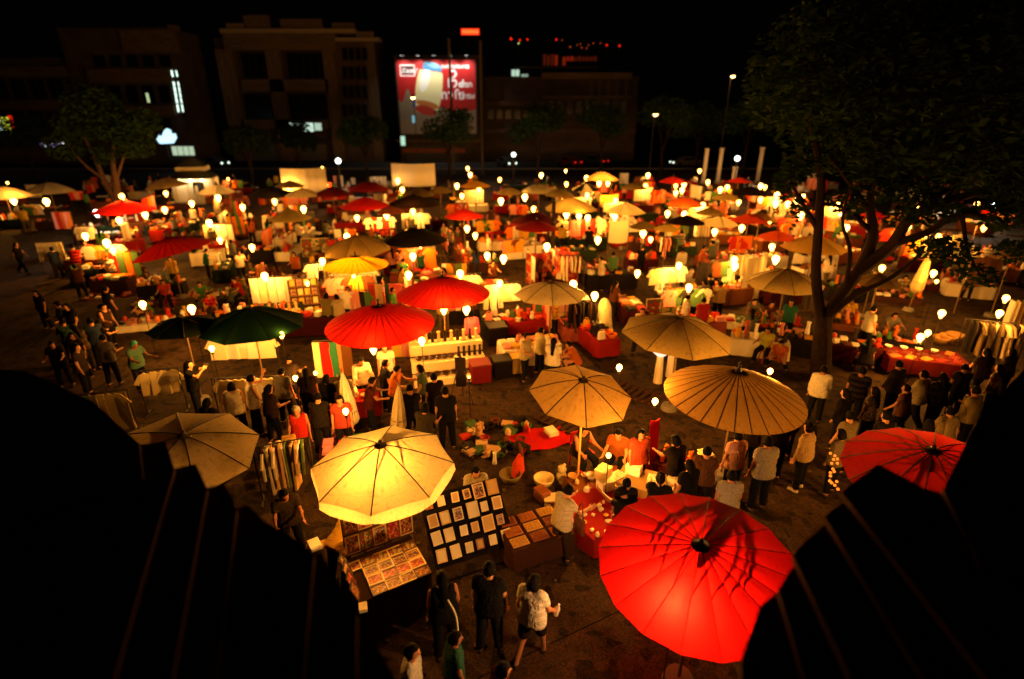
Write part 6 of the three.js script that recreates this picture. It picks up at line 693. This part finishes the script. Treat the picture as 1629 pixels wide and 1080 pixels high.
// ---------------------------------------------------------------- people close by
const W = '#e6dcc6', K = '#1a1817', HI = 1;
for (const [x, y, o] of [
  [850, 925, { yaw: PI - 0.5, pose: 'hold', hair: 'bob', top: W, bottom: 'shorts', legs: '#241d1a', label: 'person in white tee holding a water bottle, walking away' }],
  [703, 920, { yaw: PI + 0.3, hair: 'long', sleeve: 'tank', top: K, s: 1.0, label: 'person with long black hair and black tank top, pale bag strap' }],
  [778, 905, { yaw: PI - 0.15, top: K, legs: '#20222a', s: 1.06, label: 'person in black tee and dark jeans beside the long-haired one' }],
  [724, 1015, { yaw: PI / 2 + 0.3, top: '#2f5a45', s: 0.92, label: 'young person in green tee below the black-clad pair' }],
  [655, 1036, { yaw: PI / 2, top: W, s: 0.97, label: 'person in white tee at the foot of the stepped roof' }],
  [800, 1066, { yaw: PI / 2 + 0.4, top: '#5a1a14', s: 0.98, label: 'person in maroon tee at the bottom beside the green tee' }],
  [904, 780, { yaw: PI - 0.9, pose: 'browse', top: '#d8c8a0', legs: '#3a2a1c', label: 'person in cream tee stooping at the red trinket cloth' }],
  [990, 782, { yaw: PI + 0.5, pose: 'bend', top: K, label: 'person in black bending over the trinket table' }],
  [1164, 757, { yaw: PI - 0.1, sleeve: 'tee', top: '#b8ac94', label: 'person in pale grey shirt seen from behind by the red parasol' }],
  [1222, 703, { yaw: PI + 0.1, top: '#a89e88', s: 1.08, label: 'tall person in grey shirt below the ribbed tan parasol' }],
  [1287, 680, { yaw: PI + 0.6, hair: 'tail', sleeve: 'long', top: '#b89a6a', shoe: '#d8cdb8', s: 1.03, label: 'person with tied hair in beige long-sleeved top and dark jeans' }],
  [1311, 588, { yaw: PI - 0.5, sleeve: 'long', top: '#efe6cc', s: 1.02, label: 'person in bright white long-sleeved shirt beside the dark forked tree' }],
  [1174, 694, { yaw: PI + 0.2, top: '#d8a090', label: 'person in pink tee under the rim of the ribbed parasol' }],
  [1097, 740, { yaw: PI + 0.4, top: K, hair: 'long', label: 'person with long hair and black top before the maroon table' }],
  [1051, 760, { yaw: PI - 0.4, pose: 'browse', top: K, hair: 'tail', label: 'person in black top reaching toward the white boxes' }],
  [997, 768, { yaw: PI, pose: 'stand', top: '#201a18', s: 0.9, label: 'short person in dark top left of the white boxes' }],
  [708, 622, { yaw: PI + 0.2, top: K, legs: '#141214', s: 1.06, label: 'dark-clad person standing alone at the edge of the bare paving' }],
  [632, 587, { yaw: PI / 2, pose: 'browse', top: '#c8661e', label: 'person in orange tee in profile at the red table' }], [613, 578, { yaw: PI / 2 + 0.5, top: K, label: 'person in black tee next to the orange tee' }],
  [574, 574, { yaw: 0.5, pose: 'browse', sleeve: 'long', top: '#efe0b8', label: 'vendor in white shirt leaning on the red covered table' }], [612, 553, { yaw: 0.2, top: W, hair: 'bob', label: 'vendor in white top below the front red parasol' }], [668, 586, { yaw: -PI / 2, pose: 'carry', top: '#4a5a44', hair: 'bob', label: 'person in olive top facing the orange tee' }], [690, 600, { yaw: PI + 0.5, top: '#241c18', label: 'dark-shirted person between the olive top and the vase shelf' }],
  [471, 653, { yaw: 0.4, pose: 'carry', sleeve: 'tank', top: '#b8281c', hairCol: '#8a8070', legs: '#5a4a38', label: 'grey-haired person in red vest clutching a tan bag' }], [540, 636, { yaw: 0.2, top: '#b8483a', hair: 'bob', label: 'person in coral top beside the bright bulb and closed white parasol' }],
  [368, 614, { yaw: PI + 0.3, hair: 'bob', sleeve: 'tank', top: '#d8c8a0', label: 'person with bobbed hair in pale tank top looking at shirts' }], [399, 602, { yaw: PI / 2 + 0.6, pose: 'point', sleeve: 'tank', top: '#e6dcc6', s: 1.05, label: 'person in white tank top raising one bent arm at the shirts' }], [447, 591, { yaw: PI - 0.2, top: '#7a7468', label: 'person in grey tee right of the white tank top' }], [486, 592, { yaw: PI + 0.3, top: '#2a1c16', hair: 'long', label: 'person with long hair and dark brown top by the small low bulb' }], [519, 602, { yaw: PI - 0.3, top: K, hair: 'bob', label: 'person with bobbed hair in black beside the striped scarves' }],
  [300, 580, { yaw: PI / 2 + 0.2, pose: 'photo', top: K, hair: 'long', label: 'dark-clad person holding up a camera with both arms' }], [452, 786, { yaw: 0.5, pose: 'browse', top: '#3a3022', label: 'vendor in dark olive shirt reading papers beside the stepped roof' }], [757, 750, { yaw: 0.2, pose: 'sit', sleeve: 'long', top: '#d8ccb0', label: 'seated vendor in white shirt behind the black sloping display' }], [563, 812, { yaw: PI - 0.4, pose: 'bend', top: '#d8a83a', label: 'vendor in yellow shirt stooping under the cream parasol' }],
  [861, 526, { yaw: PI / 2 + 0.5, top: '#e0cf90', label: 'person in yellowish tee strolling beside the white-shirted woman' }], [881, 543, { yaw: PI - 0.3, hair: 'long', top: W, label: 'person with long black hair and white top on the bare paving' }], [905, 548, { yaw: -PI / 2, pose: 'crouch', top: '#c8661e', label: 'person in orange crouching beside the dark trousers rail' }], [838, 535, { yaw: 1, pose: 'carry', top: '#b8a878', label: 'vendor in tan top behind the cream table of folded goods' }],
  [1390, 492, { yaw: PI / 2, top: '#d8cdb4', legs: '#15151a', s: 1.05, label: 'person in white tee and black trousers in the lane by the tree' }], [1222, 525, { yaw: -0.8, pose: 'sit', top: '#b8b43a', label: 'seated vendor in lime yellow shirt under the drab parasol' }], [1243, 546, { yaw: -0.6, pose: 'crouch', top: '#c8661e', label: 'vendor in orange crouching near the dark forked tree' }], [930, 683, { yaw: 0.5, pose: 'sit', hair: 'long', sleeve: 'tank', chair: true, top: '#3a2a20', label: 'seated person with long hair in the red plastic chair' }], [984, 690, { yaw: -0.4, pose: 'sit', top: '#b0602a', label: 'seated vendor in rust tee behind the low bulb' }],
  [1147, 452, { yaw: PI - 0.2, top: '#c8a860', legs: '#15151a', label: 'person in tan tee and dark trousers by the domed cream parasol' }], [1095, 473, { yaw: PI / 2, top: W, label: 'person in white tee by the wide colourful painting' }], [1086, 398, { yaw: PI, top: '#e6dcc6', sleeve: 'long', bottom: 'skirt', legs: '#d8cdb0', label: 'person in long pale robe in the middle lane' }], [956, 412, { yaw: -PI / 2, pose: 'carry', top: W, label: 'person in white tee beside the one in green' }], [976, 404, { yaw: PI + 0.3, top: '#5a8a5a', bottom: 'skirt', legs: '#b8a878', label: 'person in green top and pale skirt in the middle lane' }], [899, 404, { yaw: 0.3, pose: 'carry', top: '#a89878', label: 'shopper in grey before the red printed sheets' }], [1120, 478, { yaw: PI, top: '#b8281c', label: 'person in red tee beside the white tee and painting' }], [1130, 440, { yaw: 2.4, top: K, label: 'person in black tee leaning near the tan tee', pose: 'browse' }],
  [213, 548, { yaw: 1.2, pose: 'browse', top: '#6a9a80', hairCol: '#3aa890', label: 'person in a teal cap and pale green top in the dark crowd' }], [165, 488, { yaw: 1.4, pose: 'carry', sleeve: 'tank', top: '#3a2a1c', label: 'person in dark vest holding folded papers in the dark crowd' }], [88, 388, { yaw: PI / 2, top: '#d8ccb0', pose: 'walk', label: 'person in white tee walking in the dark lane' }], [317, 452, { yaw: 0.4, pose: 'crouch', top: '#5a9a3a', label: 'crouching person in bright green top' }], [258, 448, { yaw: 0.3, pose: 'sit', top: '#b83a2a', label: 'seated vendor in red top reading below the tilted parasol' }], [372, 445, { yaw: -0.4, pose: 'sit', top: '#b8281c', label: 'seated person in red top right of the bright green one' }], [519, 470, { yaw: PI, top: '#8a7a4a', hair: 'bob', label: 'person in olive patterned top at the card rack' }], [553, 460, { yaw: 0.2, pose: 'carry', top: '#c8a070', hair: 'bob', label: 'vendor in tan top below the yellow parasol' }], [380, 402, { yaw: 0.8, pose: 'browse', top: '#d8ccb0', label: 'person in white tee stooping right of the tilted red parasol' }], [305, 330, { yaw: PI, top: '#e6dcb4', label: 'person in cream tee standing at the kiosk front' }]])
  person(x, y, Object.assign({ hi: y > 540 ? HI : 0 }, o));
for (const [x, y, c, w, hair, yaw] of [[428, 618, '#3a2a1c', 'brown', 'long', 2.6], [505, 632, '#241f1c', 'black', 'short', 3.4], [592, 606, '#4a1c16', 'maroon', 'short', 1.8], [652, 618, '#1c1a1a', 'charcoal', 'short', 3.3], [676, 648, '#3a3226', 'olive', 'bob', 2.9], [545, 600, '#c8b48a', 'cream', 'bob', 0.3], [1075, 700, '#241c18', 'black', 'bob', 3.5], [1125, 718, '#5a3a24', 'brown', 'short', 2.8], [1020, 690, '#b8482a', 'rust', 'bob', 0.2], [1245, 668, '#1c1816', 'black', 'short', 3.0], [460, 570, '#2a2018', 'dark brown', 'short', 3.0], [1200, 660, '#2a221c', 'dark brown', 'long', 3.2], [330, 640, '#1a1614', 'black', 'long', 2.9]]) person(x, y, { hi: 2, yaw, top: c, hair, pose: ['stand', 'browse', 'carry'][x % 3], label: `person in ${w} top with ${hair === 'bob' ? 'bobbed' : hair} hair ${['standing', 'leaning over', 'reaching'][x % 3]} beside the ${near(at(x, y, 1.5))}` });
// crowd in the dim lane on the right, seen from behind
{ const r = rng(91), spots = [[1352, 662, '#8a7a5a'], [1392, 622, '#a89878'], [1442, 618, '#8a5a3a'], [1470, 596, '#b8a880'], [1512, 655, '#b8a070'], [1552, 622, '#9a8458'], [1478, 676, '#7a6040'], [1338, 690, '#6a5c44'], [1590, 585, '#8a6a44'], [1500, 600, '#241f1c'], [1410, 662, '#241f1c'], [1535, 585, '#2c2620'], [1430, 580, '#3a2f26'], [1372, 590, '#241f1c'], [1570, 560, '#3a2a20'], [1610, 560, '#4a3a2a'], [1345, 625, '#1c1816'], [1262, 640, '#241f1c']];
  spots.forEach(([x, y, c], i) => person(x, y, { yaw: PI + (r() - 0.5) * 1.2, top: c, hair: pick(r, ['short', 'long', 'bob', 'short']), pose: pick(r, ['stand', 'walk', 'stand', 'carry']), s: 0.96 + r() * 0.12, hi: 2, sleeve: pick(r, ['tee', 'tee', 'long']), dim: 'in the crowd by fairy lights' })); }
{ // crowd in the dark lane on the left
  const r = rng(92); for (let i = 0; i < 16; i++) { const x = 5 + r() * 200, y = 360 + r() * 200; if (x > 120 && y < 440) continue; person(x, y, { yaw: r() * 6.3, top: pick(r, ['#241f1c', '#3a2f26', '#2d3a55', '#4a3a2a', '#6a6450', '#2f4a45', '#7a3a20', K]), hair: pick(r, ['short', 'long', 'bob', 'short']), pose: pick(r, ['stand', 'walk', 'browse', 'carry', 'stand']), s: 0.95 + r() * 0.12, dim: 'in the dark lane' }); }
}
// things in hands and on shoulders
{ const p = people[0].hands[0], t = thing('water_bottle', 'clear pale water bottle held by the white-teed walker', 'bottle', null, V3(p.x, p.y - 0.1, p.z)); part(t, 'body', lathe([[0.001, 0], [0.032, 0], [0.034, 0.02], [0.031, 0.09], [0.034, 0.14], [0.014, 0.19], [0.014, 0.205]], 12), mat('#d8d4c4', 0.25)); part(t, 'cap', cyl(0.016, 0.016, 0.02, 10, 0, 0.215, 0), mat('#f0f0f0', 0.5)); t.rotation.z = -0.2; }
{ const p = at(716, 985, 1.15), t = thing('shoulder_bag', 'dark shoulder bag on a pale strap at the long-haired person', 'bag', null, p, 0.3); part(t, 'strap', tube([V3(-0.02, 0.4, 0.02), V3(0.06, 0.2, 0.1), V3(0.08, -0.1, 0.12), V3(0.08, -0.3, 0.1)], 0.016, 5, 16), mat('#d8d0a8', 0.8)); part(t, 'bag', rbox(0.26, 0.22, 0.09, 0.03, 0.1, -0.4, 0.1), mat('#15110f', 0.7)); part(t, 'flap', rbox(0.26, 0.1, 0.02, 0.008, 0.1, -0.34, 0.155), mat('#1c1613', 0.6)); }
{ const p = at(922, 835, 0.95), t = thing('shoulder_bag', 'brown leather bag at the side of the stooping cream tee', 'bag', null, p, 0.5); part(t, 'bag', rbox(0.08, 0.34, 0.26, 0.03), mat('#5a2c16', 0.6)); part(t, 'strap', tube([V3(0, 0.16, 0.1), V3(0, 0.5, 0.02), V3(0, 0.16, -0.1)], 0.012, 5, 14), mat('#4a2412', 0.6)); }
{ const q = people.find(o => o.userData.label.startsWith('grey-haired')), p = q.hands[0].clone().add(V3(0, -0.12, 0.02)), t = thing('paper_bag', 'tan paper bag clutched by the grey-haired person', 'bag', null, p, 0.4); part(t, 'body', rbox(0.3, 0.34, 0.12, 0.02), mat('#b8904e', 0.85)); part(t, 'fold', rbox(0.28, 0.05, 0.1, 0.015, 0, 0.19, 0), mat('#a8803e', 0.85)); }
{ const q = people.find(o => o.userData.label.includes('holding up a camera')), p = q.hands[0].clone().add(q.hands[1]).multiplyScalar(0.5), t = thing('hand_camera', 'small black camera held up beside the white shirts', 'camera', null, p, -0.6); part(t, 'body', rbox(0.13, 0.09, 0.06, 0.012), mat('#121212', 0.4)); part(t, 'lens', cyl(0.035, 0.035, 0.06, 14).rotateX(PI / 2).translate(0, 0, -0.06), mat('#1a1a1a', 0.3)); }
{ // red plastic chair
  const p = at(925, 742, 0), t = thing('plastic_chair', 'red plastic chair beside the bamboo parasol pole', 'chair', null, p, 0.5), m = mat('#b81c12', 0.45); part(t, 'seat', rbox(0.42, 0.04, 0.42, 0.018, 0, 0.43, 0), m); part(t, 'backrest', rbox(0.42, 0.42, 0.035, 0.015, 0, 0.68, -0.21), m); for (const [x, z] of [[-1, -1], [1, -1], [-1, 1], [1, 1]]) part(t, 'leg', bar(V3(x * 0.21, 0, z * 0.21), V3(x * 0.18, 0.42, z * 0.18), 0.022, 0.02), m); for (const s of [-1, 1]) part(t, 'armrest', rbox(0.04, 0.03, 0.4, 0.012, s * 0.22, 0.62, 0), m); }
// ---------------------------------------------------------------- the stalls farther back: one group of goods around each lamp
{
  const r = rng(2024), used = [], clothKeys = Object.keys(CLOTHWORD), bright = ['#e2d6ba', '#f0ead8', '#b83020', '#d09a30', '#d88a7a', '#d8701e', '#4a6a3a', '#6a3c1e', '#26201c'];
  let racks = 0, crowd = 0; const spots = lamps.filter(([x, z, py, px]) => !(py > 476 || py < 274 || (px < 120 && py > 340) || (px > 1370 && py > 425))).map(l => [l[0], l[1], 1]);
  for (let i = 0; i < 1400; i++) { const px = 150 + r() * 1400, py = 300 + Math.pow(r(), 1.5) * 165, q = at(px, py, 0); if ((px < 330 && py > 400) || (px > 1370 && py > 425)) continue; if ((px > 900 && px < 1180 && py > 470) || Math.abs(py - 470 + (px - 640) * 0.1) < 9) continue; if (spots.some(u => (u[0] - q.x) ** 2 + (u[1] - q.z) ** 2 < (q.z < -40 ? 7.5 : 4.2))) continue; spots.push([q.x, q.z, 0]); }
  for (const [x, z, lit] of spots) {
    if (used.some(u => (u[0] - x) ** 2 + (u[1] - z) ** 2 < 2.2)) continue; used.push([x, z]);
    const far = -z > 40, veryFar = -z > 58, yaw = 0.2 + (r() < 0.72 ? 0 : PI / 2) + (r() - 0.5) * 0.3, p = V3(x + (r() - 0.5) * 0.6, 0, z + (lit ? 0.5 : 0)), w = [1.6, 2.0, 2.4][Math.floor(r() * 3)], h = [0.55, 0.65, 0.75][Math.floor(r() * 3)];
    table(p, w, 0.85, h, yaw, pick(r, clothKeys), { skirt: 0.1 }); const n = veryFar ? 4 : far ? (lit ? 6 : 4) : lit ? 10 : 8, kinds = pick(r, [['folded_shirt'], ['handbag', 'basket'], ['jar', 'bowl', 'tall_vase'], ['soft_toy', 'carton'], ['lacquer_box', 'necklace_tray', 'bowl'], ['book_stack', 'carton'], ['sandal_pair', 'handbag']]).filter(k => (goodsCount[k] || 0) < 270); if (!kinds.length) kinds.push('jar');
    for (let i = 0; i < n; i++) { const c = Math.ceil(n / 2); good(pick(r, kinds), pick(r, bright), local(p, yaw, -w / 2 + 0.2 + (w - 0.4) * ((i % c) / (c - 1)), -0.2 + Math.floor(i / c) * 0.4, h + 0.001), r() * 3, veryFar ? 1.6 : far ? 1.3 : 1.1); }
    if (r() < 0.8 && racks < 118) { racks++; const s = r() < 0.5 ? -1 : 1, side = r() < 0.45, q = side ? local(p, yaw, s * (w / 2 + 0.75), -0.3 + r() * 0.6) : local(p, yaw, 0, -1.0); rackFull(q, side ? 1.2 : 1.9, 1.65, yaw + (side ? (r() - 0.5) * 0.5 : 0), veryFar ? 3 : side ? 5 : 5, pick(r, [['shirt'], ['shirt', 'dress'], ['scarf'], ['trousers', 'shirt']]), pick(r, [bright, ['#f0ead8', '#e2d6ba', '#d8c898'], ['#b83020', '#d88a7a', '#d8701e'], bright]), r, !side || r() < 0.6); }
    if ((veryFar && r() < 0.5) || people.length > 268) continue;
    if (r() < 0.38) person(0, 0, { p: local(p, yaw, (r() - 0.5) * 0.8, -0.7), yaw: yaw + (r() - 0.5), pose: pick(r, ['stand', 'browse', 'carry', 'sit']), top: pick(r, TOPS), hair: pick(r, ['short', 'long', 'bob']), s: 0.94 + r() * 0.1 });
    const nc = far ? (r() < 0.45 ? 1 : 0) : Math.floor(r() * 2.2); for (let i = 0; i < nc; i++) person(0, 0, { p: local(p, yaw, -0.6 + i * 0.9 + (r() - 0.5) * 0.4, 1.0 + r() * 0.5), yaw: yaw + PI + (r() - 0.5) * 1.4, pose: pick(r, ['stand', 'browse', 'walk', 'carry', 'stand']), top: pick(r, TOPS), legs: pick(r, ['#1c1c22', '#2a2a38', '#3a2f24', '#6a5c48']), hair: pick(r, ['short', 'long', 'bob', 'tail']), s: 0.94 + r() * 0.12 });
  }
  // stalls in the dim ground around the forked tree and left of the lamps
  for (const [X, Y] of [[1345, 475], [1425, 478], [1352, 522], [1415, 548], [1535, 470], [1232, 528], [1205, 562], [1272, 560], [1590, 445], [1500, 460], [1345, 570], [235, 520], [330, 512], [262, 470], [385, 478], [225, 455], [1180, 520]]) { const p = at(X, Y, 0), yaw = X > 1000 ? -0.3 + (r() - 0.5) * 0.4 : 0.3, low = r() < 0.5; table(p, 1.8, 0.9, low ? 0.25 : 0.6, yaw, pick(r, ['#3a2214', '#6a3c18', '#1c1815', '#3a1010', '#d8ccb0']), { skirt: 0.05 }); for (let i = 0; i < 12; i++) good(pick(r, ['jar', 'lacquer_box', 'tall_vase', 'book_stack', 'soft_toy', 'necklace_tray']), pick(r, bright), local(p, yaw, -0.75 + (i % 6) * 0.3, -0.2 + Math.floor(i / 6) * 0.4, (low ? 0.25 : 0.6) + 0.001), r() * 3, 0.9 + r() * 0.3); if (r() < 0.7) person(0, 0, { p: local(p, yaw, (r() - 0.5) * 0.8, -0.85), yaw: yaw + (r() - 0.5), pose: low ? 'crouch' : pick(r, ['browse', 'carry', 'stand']), top: pick(r, TOPS), hair: pick(r, ['short', 'long', 'bob']) }); if (r() < 0.5) person(0, 0, { p: local(p, yaw, (r() - 0.5), 1.0), yaw: yaw + PI + (r() - 0.5), pose: pick(r, ['browse', 'stand', 'crouch']), top: pick(r, ['#241f1c', '#3a2f26', '#6b6f5a', '#e6dcc6']), hair: pick(r, ['short', 'long', 'bob']) }); }
  // mats of goods on the paving by the dark lane
  for (const [X, Y] of [[150, 400], [175, 415], [160, 440], [175, 470], [250, 480], [300, 468], [360, 470], [90, 330], [150, 360]]) { const p = at(X, Y, 0), lm = near(p); solo('ground_mat', rbox(1.9, 0.02, 1.2, 0.008, 0, 0.01, 0), mat(pick(r, ['#8a7a5a', '#6a4a2a', '#a89468', '#5a2a1c']), 0.95), `woven ground mat set with goods near the ${lm}`, 'mat', `ground mats near the ${lm}`, p, 0.3); for (let i = 0; i < 12; i++) good(pick(r, ['folded_shirt', 'sandal_pair', 'bowl', 'book_stack', 'lacquer_box']), pick(r, bright), local(p, 0.3, -0.75 + (i % 4) * 0.48, -0.4 + Math.floor(i / 4) * 0.4, 0.021), r() * 3, 1, undefined, undefined, 'on a ground mat'); }
}
renderer.render(scene, camera);
